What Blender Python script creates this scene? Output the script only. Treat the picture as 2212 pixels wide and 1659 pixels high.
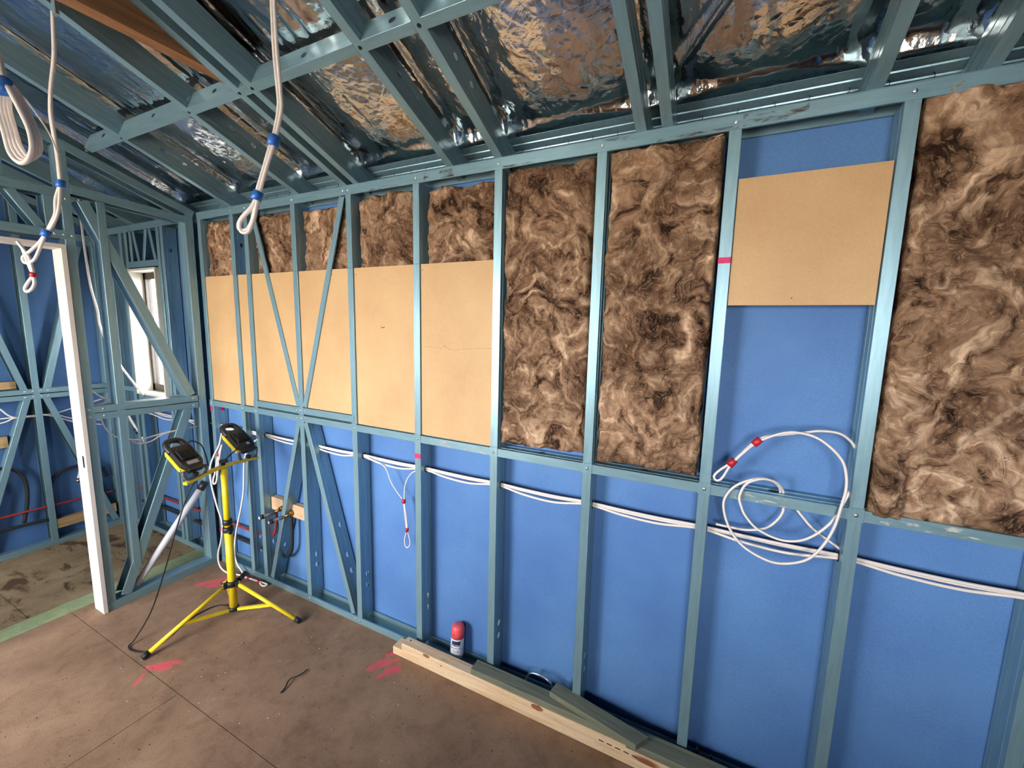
import bpy, bmesh, math, random
import numpy as np
from mathutils import Vector, Matrix
from mathutils.geometry import delaunay_2d_cdt

random.seed(7); RNG = np.random.default_rng(11)
scene = bpy.context.scene
for o in list(bpy.data.objects): bpy.data.objects.remove(o)
col = scene.collection

# ------------------------------------------------------------------ camera
F_PX, YAW, PITCH, ROLL = 903.228, 0.46385, -0.13431, 0.02263
cam_d = bpy.data.cameras.new('camera'); cam = bpy.data.objects.new('camera', cam_d); col.objects.link(cam)
cam_d.sensor_fit = 'HORIZONTAL'; cam_d.sensor_width = 36.0; cam_d.lens = 36.0*F_PX/2212.0
cam_d.clip_start = 0.02; cam_d.clip_end = 200
_f = Vector((-math.sin(YAW)*math.cos(PITCH), math.cos(YAW)*math.cos(PITCH), math.sin(PITCH)))
_r = Vector((math.cos(YAW), math.sin(YAW), 0)); _u = _r.cross(_f)
_r2 = math.cos(ROLL)*_r + math.sin(ROLL)*_u; _u2 = -math.sin(ROLL)*_r + math.cos(ROLL)*_u
_m = Matrix((_r2, _u2, -_f)).transposed().to_4x4(); _m.translation = Vector((1.37027, -1.66313, 1.79272))
cam.matrix_world = _m
scene.camera = cam

# ------------------------------------------------------------------ world, daylight, exposure
world = bpy.data.worlds.new('World'); scene.world = world; world.use_nodes = True
wn = world.node_tree.nodes; bg = wn['Background']
bg.inputs[0].default_value = (0.985, 0.99, 1.0, 1); bg.inputs[1].default_value = 17.5

def sky_portal(name, loc, rot, sx, sy):
    # sampling guide for the sky seen through an opening; gives off no light itself
    d = bpy.data.lights.new(name, 'AREA'); d.shape = 'RECTANGLE'; d.size = sx; d.size_y = sy; d.cycles.is_portal = True
    o = bpy.data.objects.new(name, d); col.objects.link(o); o.location = loc; o.rotation_euler = rot
    return o
# overcast daylight enters by the openings behind the photographer and by the small far window
FRONT_Y = -3.6
OPENINGS = dict(main_window=(-1.78, -0.40, 0.70, 2.30), side_window=(1.50, 2.42, 1.32, 2.30), far_room_window=(-3.0, -2.2, 1.15, 2.05))
for _n, (_x0, _x1, _z0, _z1) in OPENINGS.items():
    sky_portal('portal_'+_n, ((_x0+_x1)/2, FRONT_Y-0.065, (_z0+_z1)/2), (math.radians(90), 0, 0), _x1-_x0, _z1-_z0)
sky_portal('portal_far_window', (-2.65, 0.16, 1.68), (math.radians(-90), 0, 0), 0.44, 0.97)

vs = scene.view_settings
vs.view_transform = 'Standard'; vs.look = 'None'; vs.gamma = 1.0; vs.use_curve_mapping = False
vs.exposure = 0.99
scene.cycles.max_bounces = 6; scene.cycles.diffuse_bounces = 2; scene.cycles.glossy_bounces = 3
scene.cycles.transparent_max_bounces = 8; scene.cycles.caustics_reflective = False; scene.cycles.caustics_refractive = False
scene.cycles.sample_clamp_indirect = 6.0

# ------------------------------------------------------------------ helpers
def link(o, parent=None):
    # every matrix_basis is kept in world coordinates; the parent's transform is cancelled out
    col.objects.link(o)
    if parent is not None:
        o.parent = parent; o.matrix_parent_inverse = parent.matrix_basis.inverted()
    return o
def tag(o, label=None, cat=None, group=None, kind=None):
    if label: o['label'] = label
    if cat: o['category'] = cat
    if group: o['group'] = group
    if kind: o['kind'] = kind
    return o
def empty(name, loc=(0, 0, 0), **kw):
    o = bpy.data.objects.new(name, None); o.empty_display_size = 0.05; o.location = loc
    col.objects.link(o); return tag(o, **kw)

class MB:
    """collects shapes; build() links them as one mesh object"""
    def __init__(self): self.v = []; self.f = []; self.s = []
    def add(self, vs_, fs_, smooth=False):
        n = len(self.v); self.v += [tuple(p) for p in vs_]
        self.f += [tuple(i+n for i in f) for f in fs_]; self.s += [smooth]*len(fs_)
        return self
    def box(self, a, b, M=None):
        x0, y0, z0 = a; x1, y1, z1 = b
        P = [Vector(p) for p in ((x0,y0,z0),(x1,y0,z0),(x1,y1,z0),(x0,y1,z0),(x0,y0,z1),(x1,y0,z1),(x1,y1,z1),(x0,y1,z1))]
        if M is not None: P = [M @ p for p in P]
        return self.add(P, [(0,3,2,1),(4,5,6,7),(0,1,5,4),(1,2,6,5),(2,3,7,6),(3,0,4,7)])
    def bevbox(self, a, b, bev=0.003, M=None, seg=2):
        bm = bmesh.new(); bmesh.ops.create_cube(bm, size=1.0)
        a = Vector(a); b = Vector(b); c = (a+b)/2; d = b-a
        for v in bm.verts: v.co = Vector((v.co.x*d.x+c.x, v.co.y*d.y+c.y, v.co.z*d.z+c.z))
        bmesh.ops.bevel(bm, geom=bm.edges[:], offset=bev, segments=seg, affect='EDGES', profile=0.5)
        bm.verts.index_update()
        P = [v.co.copy() for v in bm.verts]
        if M is not None: P = [M @ p for p in P]
        self.add(P, [tuple(v.index for v in f.verts) for f in bm.faces]); bm.free(); return self
    def prism(self, poly, z0, z1, M=None):
        n = len(poly); P = [Vector((p[0], p[1], z0)) for p in poly]+[Vector((p[0], p[1], z1)) for p in poly]
        if M is not None: P = [M @ p for p in P]
        return self.add(P, [tuple(range(n-1, -1, -1)), tuple(range(n, 2*n))]+[(i, (i+1) % n, n+(i+1) % n, n+i) for i in range(n)])
    def tube(self, pts, r, seg=8, caps=True, flat=1.0, closed=False):
        pts = [Vector(p) for p in pts]; n = len(pts)
        rs = r if isinstance(r, (list, tuple, np.ndarray)) else [r]*n
        P = []; up = None
        for i, p in enumerate(pts):
            t = (pts[min(i+1, n-1)]-pts[max(i-1, 0)])
            if t.length < 1e-9: t = Vector((0, 0, 1))
            t.normalize()
            if up is None:
                up = Vector((0, 0, 1)) if abs(t.z) < 0.9 else Vector((0, 1, 0))
            a = up - t*up.dot(t)
            if a.length < 1e-6: a = t.orthogonal()
            a.normalize(); up = a; b = t.cross(a)
            for k in range(seg):
                th = 2*math.pi*k/seg
                P.append(p+(a*math.cos(th)*flat+b*math.sin(th))*rs[i])
        Fs = []
        for i in range(n-1):
            for k in range(seg):
                Fs.append((i*seg+k, i*seg+(k+1) % seg, (i+1)*seg+(k+1) % seg, (i+1)*seg+k))
        self.add(P, Fs, True)
        if caps:
            m = len(self.v)-len(P)
            self.f += [tuple(m+k for k in range(seg-1, -1, -1)), tuple(m+(n-1)*seg+k for k in range(seg))]; self.s += [False, False]
        return self
    def cyl(self, p0, p1, r, seg=16, r1=None):
        return self.tube([p0, p1], [r, r if r1 is None else r1], seg)
    def lathe(self, prof, seg=24, M=None):
        P = []; n = len(prof)
        for (r, z) in prof:
            for k in range(seg):
                th = 2*math.pi*k/seg; P.append(Vector((r*math.cos(th), r*math.sin(th), z)))
        if M is not None: P = [M @ p for p in P]
        Fs = [(i*seg+k, i*seg+(k+1) % seg, (i+1)*seg+(k+1) % seg, (i+1)*seg+k) for i in range(n-1) for k in range(seg)]
        self.add(P, Fs, True)
        m = len(self.v)-len(P)
        self.f += [tuple(m+k for k in range(seg-1, -1, -1)), tuple(m+(n-1)*seg+k for k in range(seg))]; self.s += [False, False]
        return self
    def mesh(self, name):
        me = bpy.data.meshes.new(name); me.from_pydata(self.v, [], self.f); me.update()
        me.polygons.foreach_set('use_smooth', self.s); return me
    def build(self, name, mat, parent=None, M=None):
        me = self.mesh(name); me.materials.append(mat)
        o = bpy.data.objects.new(name, me)
        if M is not None: o.matrix_basis = M
        return link(o, parent)

def spline(pts, n=12):
    """Catmull-Rom through pts"""
    P = [Vector(p) for p in pts]; P = [P[0]*2-P[1]]+P+[P[-1]*2-P[-2]]; out = []
    for i in range(1, len(P)-2):
        for k in range(n):
            t = k/n; a, b, c, d = P[i-1], P[i], P[i+1], P[i+2]
            out.append(0.5*((2*b)+(c-a)*t+(2*a-5*b+4*c-d)*t*t+(3*b-a-3*c+d)*t**3))
    out.append(P[-2].copy()); return out

# numpy gradient noise
_perm = RNG.permutation(256); _perm = np.concatenate([_perm, _perm, _perm])
_g = RNG.normal(size=(256, 2)); _g /= np.linalg.norm(_g, axis=1)[:, None]
def perlin(x, y):
    xi = np.floor(x).astype(int); yi = np.floor(y).astype(int); xf = x-xi; yf = y-yi
    u = xf**3*(xf*(xf*6-15)+10); v = yf**3*(yf*(yf*6-15)+10)
    def gr(ix, iy, dx, dy):
        g = _g[_perm[_perm[ix & 255]+(iy & 255)]]; return g[..., 0]*dx+g[..., 1]*dy
    a = gr(xi, yi, xf, yf); b = gr(xi+1, yi, xf-1, yf); c = gr(xi, yi+1, xf, yf-1); d = gr(xi+1, yi+1, xf-1, yf-1)
    return (a+(b-a)*u)+((c+(d-c)*u)-(a+(b-a)*u))*v*1.0
def grid_mesh(name, P, mat, parent=None, smooth=True, close_back=None):
    """P: (ny,nx,3) array -> one mesh object"""
    ny, nx = P.shape[:2]; idx = np.arange(ny*nx).reshape(ny, nx)
    q = np.stack([idx[:-1, :-1], idx[:-1, 1:], idx[1:, 1:], idx[1:, :-1]], -1).reshape(-1, 4)
    me = bpy.data.meshes.new(name); V = P.reshape(-1, 3)
    me.vertices.add(len(V)); me.vertices.foreach_set('co', V.astype(np.float32).ravel())
    me.loops.add(q.size); me.loops.foreach_set('vertex_index', q.astype(np.int32).ravel())
    me.polygons.add(len(q)); me.polygons.foreach_set('loop_start', np.arange(0, q.size, 4, dtype=np.int32))
    me.polygons.foreach_set('use_smooth', np.full(len(q), smooth))
    me.update(calc_edges=True); me.validate(); me.materials.append(mat)
    return link(bpy.data.objects.new(name, me), parent)

# ------------------------------------------------------------------ materials
def s2l(c):
    return tuple(((v/255)/12.92 if v/255 <= 0.04045 else ((v/255+0.055)/1.055)**2.4) for v in c)+(1,)
class NT:
    def __init__(self, name):
        self.m = bpy.data.materials.new(name); self.m.use_nodes = True; self.t = self.m.node_tree
        self.b = self.t.nodes['Principled BSDF']
    def n(self, typ, **kw):
        nd = self.t.nodes.new(typ)
        for k, v in kw.items():
            if k.startswith('i_'):
                key = k[2:]; key = int(key) if key.isdigit() else key.replace('_', ' ')
                nd.inputs[key].default_value = v
            else: setattr(nd, k, v)
        return nd
    def l(self, a, ao, b, bi):
        self.t.links.new(a.outputs[ao], b.inputs[bi]); return b
    def set(self, **kw):
        for k, v in kw.items(): self.b.inputs[k.replace('_', ' ')].default_value = v
        return self
    def obj(self):
        return self.n('ShaderNodeTexCoord')
    def noise(self, scale, detail=4, rough=0.55, dist=0.0, coord='Object', mapscale=None, src=None, so=0):
        nd = self.n('ShaderNodeTexNoise', i_Scale=scale, i_Detail=detail, i_Roughness=rough, i_Distortion=dist)
        if src is None: tc = self.obj(); src = tc; so = coord
        if mapscale is not None:
            mp = self.n('ShaderNodeMapping'); mp.inputs['Scale'].default_value = mapscale
            self.l(src, so, mp, 'Vector'); src = mp; so = 'Vector'
        self.l(src, so, nd, 'Vector'); return nd
    def ramp(self, stops, src, so=0):
        r = self.n('ShaderNodeValToRGB'); e = r.color_ramp.elements
        while len(e) < len(stops): e.new(0.5)
        for i, (p, c) in enumerate(stops): e[i].position = p; e[i].color = c
        self.l(src, so, r, 'Fac'); return r
    def mix(self, a, ao, b, bo, f, fo=0, blend='MIX'):
        m = self.n('ShaderNodeMix', data_type='RGBA', blend_type=blend)
        if f is None: m.inputs[0].default_value = fo
        else: self.l(f, fo, m, 0)
        if a is None: m.inputs[6].default_value = ao
        else: self.l(a, ao, m, 6)
        if b is None: m.inputs[7].default_value = bo
        else: self.l(b, bo, m, 7)
        return m
    def bump(self, src, so=0, strength=0.3, dist=0.005):
        b = self.n('ShaderNodeBump', i_Strength=strength, i_Distance=dist); self.l(src, so, b, 'Height')
        self.l(b, 'Normal', self.b, 'Normal'); return b
    def color(self, src, so=0): self.l(src, so, self.b, 'Base Color'); return self

def mat_plain(name, rgb, rough=0.5, metal=0.0, var=0.12, scale=30, bump=0.0):
    t = NT(name); c = s2l(rgb)
    nz = t.noise(scale, 4)
    d = tuple(v*(1-var) for v in c[:3])+(1,); e = tuple(min(1, v*(1+var)) for v in c[:3])+(1,)
    t.color(t.ramp([(0.3, d), (0.7, e)], nz)); t.set(Roughness=rough, Metallic=metal)
    if bump: t.bump(nz, 0, bump, 0.002)
    return t.m

def mat_steel(name, rgb, metal=0.45, rough=0.30):
    t = NT(name); c = s2l(rgb)
    a = t.noise(7, 5, 0.6, coord='Object', mapscale=(9, 9, 1.0)); b = t.noise(55, 3)
    r1 = t.ramp([(0.3, tuple(v*0.86 for v in c[:3])+(1,)), (0.7, tuple(min(1, v*1.10) for v in c[:3])+(1,))], a)
    scuff = t.ramp([(0.66, (0, 0, 0, 1)), (0.74, (1, 1, 1, 1))], t.noise(16, 6, 0.7))
    m = t.mix(r1, 0, None, tuple(min(1, v*1.5+0.03) for v in c[:3])+(1,), t.mix(None, (0, 0, 0, 1), scuff, 0, None, 0.35), 2)
    t.color(m, 2)
    rr = t.n('ShaderNodeMapRange'); rr.inputs['To Min'].default_value = rough-0.07; rr.inputs['To Max'].default_value = rough+0.12
    t.l(b, 0, rr, 'Value'); t.l(rr, 0, t.b, 'Roughness'); t.set(Metallic=metal)
    return t.m
STEEL = mat_steel('coated_blue_steel', (136, 170, 181))
STEEL_D = STEEL
SCREW = mat_plain('zinc_screw', (190, 198, 200), 0.3, 0.9)

def mat_wrap():
    t = NT('blue_wall_wrap')
    a = t.noise(2.2, 4, 0.5); b = t.noise(240, 2, 0.5, mapscale=(1, 1, 1)); w = t.noise(5, 3, 0.5, 0.6, mapscale=(1, 1, 0.5))
    r = t.ramp([(0.3, s2l((80, 121, 181))), (0.72, s2l((97, 142, 198)))], a)
    f = t.ramp([(0.35, (0.86, 0.86, 0.86, 1)), (0.65, (1, 1, 1, 1))], b)
    m = t.mix(r, 0, f, 0, None, 1.0, 'MULTIPLY'); t.color(m, 2)
    t.set(Roughness=0.62, Specular_IOR_Level=0.35); t.bump(w, 0, 0.25, 0.02)
    return t.m
WRAP = mat_wrap()

def mat_wool():
    t = NT('brown_glasswool')
    tc = t.obj()
    n0 = t.noise(4.5, 3, 0.5, src=tc, so='Object')
    vm = t.n('ShaderNodeVectorMath', operation='MULTIPLY_ADD'); vm.inputs[1].default_value = (0.30, 0.30, 0.30)
    t.l(n0, 'Color', vm, 0); t.l(tc, 'Object', vm, 2)
    n1 = t.noise(6.0, 9, 0.58, 2.4, src=vm, so=0)
    n2 = t.noise(4.0, 4, 0.5, 1.0, src=tc, so='Object')
    n3 = t.noise(22, 7, 0.58, 4.0, src=vm, so=0)
    r1 = t.ramp([(0.35, s2l((64, 43, 31))), (0.45, s2l((138, 106, 82))), (0.55, s2l((170, 136, 108))), (0.67, s2l((228, 196, 164)))], n1)
    r2 = t.ramp([(0.34, s2l((120, 100, 86))), (0.60, (1, 1, 1, 1))], n2)
    m = t.mix(r1, 0, r2, 0, None, 0.8, 'MULTIPLY')
    r3 = t.ramp([(0.52, (0, 0, 0, 1)), (0.66, (1, 1, 1, 1))], n3)
    f = t.mix(None, (0, 0, 0, 1), r3, 0, None, 0.30)
    m2 = t.mix(m, 2, None, s2l((214, 180, 144)), f, 2)
    t.color(m2, 2); t.set(Roughness=0.9, Specular_IOR_Level=0.15)
    ad = t.n('ShaderNodeMath', operation='MULTIPLY_ADD'); t.l(n3, 0, ad, 0); ad.inputs[1].default_value = 0.35; t.l(n1, 0, ad, 2)
    t.bump(ad, 0, 0.55, 0.028)
    return t.m
WOOL = mat_wool()
FIBRE = mat_plain('loose_wool_fibre', (206, 172, 138), 0.85, 0, 0.3, 40)

def mat_foil():
    t = NT('crinkled_foil')
    tc = t.obj()
    a = t.noise(11, 5, 0.6, 0.8, src=tc, so='Object'); 
    v = t.n('ShaderNodeTexVoronoi', feature='DISTANCE_TO_EDGE', i_Scale=22.0)
    vm = t.n('ShaderNodeVectorMath', operation='MULTIPLY_ADD'); vm.inputs[1].default_value = (0.05, 0.05, 0.05)
    n0 = t.noise(14, 3, 0.5, src=tc, so='Object'); t.l(n0, 'Color', vm, 0); t.l(tc, 'Object', vm, 2); t.l(vm, 0, v, 'Vector')
    cl = t.n('ShaderNodeMath', operation='MINIMUM'); t.l(v, 'Distance', cl, 0); cl.inputs[1].default_value = 0.22
    ad = t.n('ShaderNodeMath', operation='MULTIPLY_ADD'); t.l(cl, 0, ad, 0); ad.inputs[1].default_value = 0.9; t.l(a, 0, ad, 2)
    t.bump(ad, 0, 0.24, 0.010)
    t.color(t.ramp([(0.3, s2l((214, 214, 214))), (0.7, s2l((240, 240, 240)))], a))
    t.set(Metallic=1.0, Roughness=0.14)
    return t.m
FOIL = mat_foil()

def mat_board():
    t = NT('tan_fibreboard')
    a = t.noise(3.0, 3); b = t.noise(160, 3, 0.6)
    r = t.ramp([(0.3, s2l((202, 161, 113))), (0.7, s2l((216, 178, 128)))], a)
    f = t.ramp([(0.3, (0.9, 0.9, 0.9, 1)), (0.7, (1, 1, 1, 1))], b)
    t.color(t.mix(r, 0, f, 0, None, 1.0, 'MULTIPLY'), 2); t.set(Roughness=0.6)
    return t.m
BOARD = mat_board()

def mat_floor(name, base, dark, light, paint=False, smear=False):
    t = NT(name)
    a = t.noise(2.2, 6, 0.62, 0.4); b = t.noise(190, 3, 0.7); c = t.noise(13, 5, 0.65, 0.6)
    r = t.ramp([(0.30, s2l(dark)), (0.52, s2l(base)), (0.75, s2l(light))], a)
    m = t.mix(r, 0, t.ramp([(0.32, (0.70, 0.68, 0.66, 1)), (0.68, (1.1, 1.1, 1.1, 1))], b), 0, None, 1.0, 'MULTIPLY')
    m = t.mix(m, 2, t.ramp([(0.30, (0.72, 0.68, 0.65, 1)), (0.55, (1, 1, 1, 1))], c), 0, None, 0.8, 'MULTIPLY')
    if smear:
        d = t.noise(3.2, 6, 0.62, 1.2, mapscale=(1.0, 2.2, 1.0))
        m = t.mix(m, 2, None, s2l((74, 52, 36)), t.ramp([(0.53, (0, 0, 0, 1)), (0.62, (0.85, 0.85, 0.85, 1))], d), 0)
    if paint:
        at = t.n('ShaderNodeAttribute', attribute_name='paint')
        n = t.noise(42, 6, 0.72)
        ad = t.n('ShaderNodeMath', operation='MULTIPLY_ADD'); t.l(n, 0, ad, 0); ad.inputs[1].default_value = 0.9; 
        sub = t.n('ShaderNodeMath', operation='SUBTRACT'); t.l(at, 'Fac', sub, 0); sub.inputs[1].default_value = 0.56
        t.l(sub, 0, ad, 2)
        rp = t.ramp([(0.28, (0, 0, 0, 1)), (0.95, (0.80, 0.80, 0.80, 1))], ad)
        m = t.mix(m, 2, None, s2l((236, 84, 104)), rp, 0)
    t.color(m, 2); t.set(Roughness=0.72, Specular_IOR_Level=0.25); t.bump(b, 0, 0.15, 0.002)
    return t.m
FLOOR = mat_floor('brown_particleboard', (156, 126, 103), (132, 105, 84), (172, 141, 115), paint=True)
FLOOR2 = mat_floor('stained_particleboard', (160, 138, 106), (136, 114, 86), (180, 156, 124), smear=True)
FLOORG = mat_floor('green_edge_strip', (166, 180, 136), (146, 162, 122), (180, 192, 150))

def mat_timber(name, base, dark, light, axis=0, knots=False):
    t = NT(name)
    sc = [22, 22, 22]; sc[axis] = 1.6
    a = t.noise(2.0, 7, 0.6, 0.8, mapscale=tuple(sc)); b = t.noise(120, 3)
    r = t.ramp([(0.3, s2l(dark)), (0.5, s2l(base)), (0.7, s2l(light))], a)
    m = t.mix(r, 0, t.ramp([(0.3, (0.9, 0.9, 0.9, 1)), (0.7, (1, 1, 1, 1))], b), 0, None, 1.0, 'MULTIPLY')
    if knots:
        v = t.n('ShaderNodeTexVoronoi', i_Scale=1.0); mp = t.n('ShaderNodeMapping'); mp.inputs['Scale'].default_value = tuple(2.6 if i == axis else 8.0 for i in range(3))
        t.l(t.obj(), 'Object', mp, 'Vector'); t.l(mp, 0, v, 'Vector')
        m = t.mix(m, 2, None, s2l((142, 86, 54)), t.ramp([(0.08, (1, 1, 1, 1)), (0.17, (0, 0, 0, 1))], v), 0)
    t.color(m, 2); t.set(Roughness=0.65); t.bump(a, 0, 0.2, 0.002)
    return t.m
PINE = mat_timber('pale_pine', (234, 202, 162), (214, 174, 132), (244, 218, 184), 0, True)
TREATED = mat_timber('green_treated_pine', (122, 124, 104), (100, 104, 88), (146, 146, 122), 0)
BEAM = mat_timber('brown_beam_timber', (150, 104, 66), (128, 86, 52), (170, 122, 80), 1)
BLOCKW = mat_timber('pine_block', (214, 178, 142), (190, 150, 112), (230, 198, 164), 0)
FARWOOD = mat_timber('tan_noggin_timber', (176, 144, 100), (150, 118, 78), (192, 162, 118), 1)
WHITE_J = mat_plain('primed_white_timber', (222, 214, 206), 0.5, 0, 0.05, 8)
CREAM = mat_plain('cream_reveal', (232, 226, 210), 0.5, 0, 0.04, 8)
BRONZE = mat_plain('dark_bronze_frame', (66, 58, 50), 0.45, 0.3)
CABLE = mat_plain('white_cable_sheath', (236, 224, 216), 0.4, 0, 0.05, 60)
REDTAPE = mat_plain('red_tape', (190, 32, 48), 0.4)
BLUETAPE = mat_plain('blue_tape', (36, 104, 190), 0.4)
YELLOW = mat_plain('yellow_powdercoat', (240, 208, 40), 0.35, 0, 0.06, 14)
BLACKP = mat_plain('black_plastic', (26, 26, 28), 0.45, 0, 0.2, 40)
GREYP = mat_plain('grey_plastic', (92, 94, 98), 0.4)
BLACKR = mat_plain('black_rubber', (18, 18, 19), 0.6)
STICKER = mat_plain('grey_sticker', (176, 176, 176), 0.4, 0, 0.1, 90)
CHROME = mat_plain('chrome', (214, 216, 220), 0.18, 1.0)
PVC = mat_plain('grey_pvc', (214, 214, 218), 0.4, 0, 0.06, 12)
REDPIPE = mat_plain('red_pipe', (158, 46, 42), 0.45)
BLACKPIPE = mat_plain('black_lagged_pipe', (34, 34, 36), 0.7)
BRASS = mat_plain('brass', (170, 128, 70), 0.35, 0.9)
PINK = mat_plain('pink_spray_paint', (216, 40, 104), 0.6, 0, 0.15, 60)
CANCAP = mat_plain('coral_plastic_cap', (240, 92, 96), 0.4, 0, 0.06)
CANBODY = mat_plain('white_can_paint', (226, 230, 238), 0.3, 0, 0.03)
NAVY = mat_plain('navy_print', (24, 48, 84), 0.4)
INK = mat_plain('dark_ink', (22, 28, 44), 0.5)
WHITEP = mat_plain('white_print', (238, 240, 244), 0.4, 0, 0.02)
STAMP = mat_plain('black_stamp_ink', (40, 34, 30), 0.7)
def mat_glass():
    t = NT('window_glass'); tr = t.n('ShaderNodeBsdfTransparent'); gl = t.n('ShaderNodeBsdfGlossy', i_Roughness=0.02)
    tr.inputs[0].default_value = (0.93, 0.95, 0.97, 1)
    mx = t.n('ShaderNodeMixShader', i_Fac=0.08); t.l(tr, 0, mx, 1); t.l(gl, 0, mx, 2)
    t.l(mx, 0, t.t.nodes['Material Output'], 'Surface'); return t.m
GLASS = mat_glass()

# ------------------------------------------------------------------ steel sections
def member(parent, name, p0, p1, fn, w=0.038, d=0.09, web=1, holes=(), mat=None, hole_r=0.0135, lip=0.009, rib=True, lift=0.0):
    """folded C section; p0-p1 is the centre line of its front flange, fn the front normal.
    holes: (distance, across) or (distance, across, radius) through the web"""
    t = 0.0016; nf_ = Vector(fn).normalized()*lift; p0 = Vector(p0)+nf_; p1 = Vector(p1)+nf_; L = (p1-p0).length
    z = (p1-p0).normalized(); y = -Vector(fn).normalized(); y = (y-z*y.dot(z)).normalized(); x = y.cross(z)
    M = Matrix((x, y, z)).transposed().to_4x4(); M.translation = p0
    b = MB(); s = web; h = w/2
    b.bevbox((-h, 0, 0), (h, t, L), 0.0007, seg=1)          # front flange
    b.box((-h, d-t, 0), (h, d, L))        # back flange
    xl = -s*h; xs = sorted((xl, xl+s*t))
    b.box((xs[0], t, 0), (xs[1], lip, L)); b.box((xs[0], d-lip, 0), (xs[1], d-t, L))   # returns
    xw = sorted((s*h, s*h-s*t))
    if not holes:
        b.box((xw[0], t, 0), (xw[1], d-t, L))
    else:
        V = [(t, 0.0), (d-t, 0.0), (d-t, L), (t, L)]; E = [(0, 1), (1, 2), (2, 3), (3, 0)]; rings = []
        for hh in holes:
            zc, yc = hh[0], hh[1]; r = hh[2] if len(hh) > 2 else hole_r
            n0 = len(V); k = 14
            for i in range(k):
                th = 2*math.pi*i/k; V.append((yc+r*math.cos(th), zc+r*1.25*math.sin(th)))
            E += [(n0+i, n0+(i+1) % k) for i in range(k)]; rings.append((n0, k, yc, zc, r))
        res = delaunay_2d_cdt([Vector(v) for v in V], E, [], 0, 1e-6)
        vv, ff = res[0], res[2]
        keep = []
        for f in ff:
            c = sum((vv[i] for i in f), Vector((0, 0)))/len(f)
            if any(((c.x-rg[2])/rg[4])**2+((c.y-rg[3])/(rg[4]*1.25))**2 < 0.97 for rg in rings): continue
            keep.append(tuple(f))
        b.add([(xw[0], v.x, v.y) for v in vv], keep); b.add([(xw[1], v.x, v.y) for v in vv], [tuple(reversed(f)) for f in keep])
    if rib and d > 0.05:
        xo = s*h
        for yy in (0.27*d, 0.73*d):
            a = sorted((xo, xo+s*0.0012)); b.box((a[0], yy-0.0025, 0.0), (a[1], yy+0.0025, L))
    return b.build(name, mat or STEEL, parent, M)

_screw = MB().lathe([(0.0068, 0), (0.0068, 0.0010), (0.0052, 0.0030), (0.0018, 0.0038)], 12).mesh('screw'); _screw.materials.append(SCREW)
def screw(parent, p, n):
    o = bpy.data.objects.new('screw', _screw); z = Vector(n).normalized()
    o.matrix_basis = Matrix.Translation(Vector(p)) @ z.to_track_quat('Z', 'Y').to_matrix().to_4x4()
    return link(o, parent)
_grom = MB(); _n = 20
_pp = [(0.0155*math.cos(2*math.pi*k/_n), 0.0155*math.sin(2*math.pi*k/_n), 0) for k in range(_n+1)]
_grom.tube(_pp, 0.0032, 6, caps=False); _grom = _grom.mesh('grommet'); _grom.materials.append(BLACKP)
def grommet(parent, p, axis=(1, 0, 0)):
    o = bpy.data.objects.new('grommet', _grom); z = Vector(axis).normalized()
    o.matrix_basis = Matrix.Translation(Vector(p)) @ z.to_track_quat('Z', 'Y').to_matrix().to_4x4()
    return link(o, parent)

# ================================================================== THE SETTING
ST = dict(kind='structure')
TH = math.radians(21.3); TN = math.tan(TH)
ROOF_N = Vector((0, math.sin(TH), math.cos(TH)))           # outward (up) normal of the raked roof
ROOF_D = Vector((0, -math.cos(TH), math.sin(TH)))          # up the slope
def roofp(x, y, h=0.0):                                    # point at plan position (x,y) of the soffit plane, lifted h along the normal
    return Vector((x, y, 2.51-TN*y))+ROOF_N*h
FY, BX0, BX1 = FRONT_Y, -3.24, 3.05                           # wall behind the photographer, far end wall, right wall
RIDGE = -1.95

# ---- floor: sheets with open joints
floor = empty('floor', **ST)
_paint_segs = [((-1.70, -0.235), (-1.60, -0.10), 0.030), ((-1.62, -0.215), (-1.50, -0.10), 0.026), ((-1.60, -0.09), (-1.42, -0.16), 0.024), ((-1.55, -0.06), (-1.45, -0.02), 0.02),
    ((-1.15, -0.735), (-1.09, -0.67), 0.020), ((-1.09, -0.67), (-1.06, -0.655), 0.014), ((-1.16, -0.75), (-1.09, -0.72), 0.018), ((-1.13, -0.785), (-1.09, -0.835), 0.011), ((-1.12, -0.73), (-1.07, -0.70), 0.018),
    ((-0.150, -0.215), (-0.122, -0.155), 0.020), ((-0.130, -0.17), (-0.108, -0.145), 0.030), ((-0.135, -0.105), (-0.105, -0.070), 0.015), ((-0.072, -0.235), (-0.050, -0.19), 0.014), ((-0.050, -0.18), (-0.032, -0.155), 0.030), ((-0.085, -0.125), (-0.065, -0.10), 0.012)]
_halo = [((-0.07, -0.15), (0.03, -0.17), 0.09, 0.45), ((-1.58, -0.14), (-1.5, -0.12), 0.10, 0.40), ((-1.1, -0.73), (-1.08, -0.70), 0.05, 0.35)]
def paint_field(x, y):
    v = np.zeros_like(x)
    def dist(a, b):
        ax, ay = a; bx, by = b; dx, dy = bx-ax, by-ay; t = np.clip(((x-ax)*dx+(y-ay)*dy)/(dx*dx+dy*dy), 0, 1)
        return np.hypot(x-ax-t*dx, y-ay-t*dy)
    for a, b, r in _paint_segs: v = np.maximum(v, np.clip(1.25-dist(a, b)/r*0.70, 0, 1))
    for a, b, r, s in _halo: v = np.maximum(v, s*np.clip(1-dist(a, b)/r, 0, 1))
    return v
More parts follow.
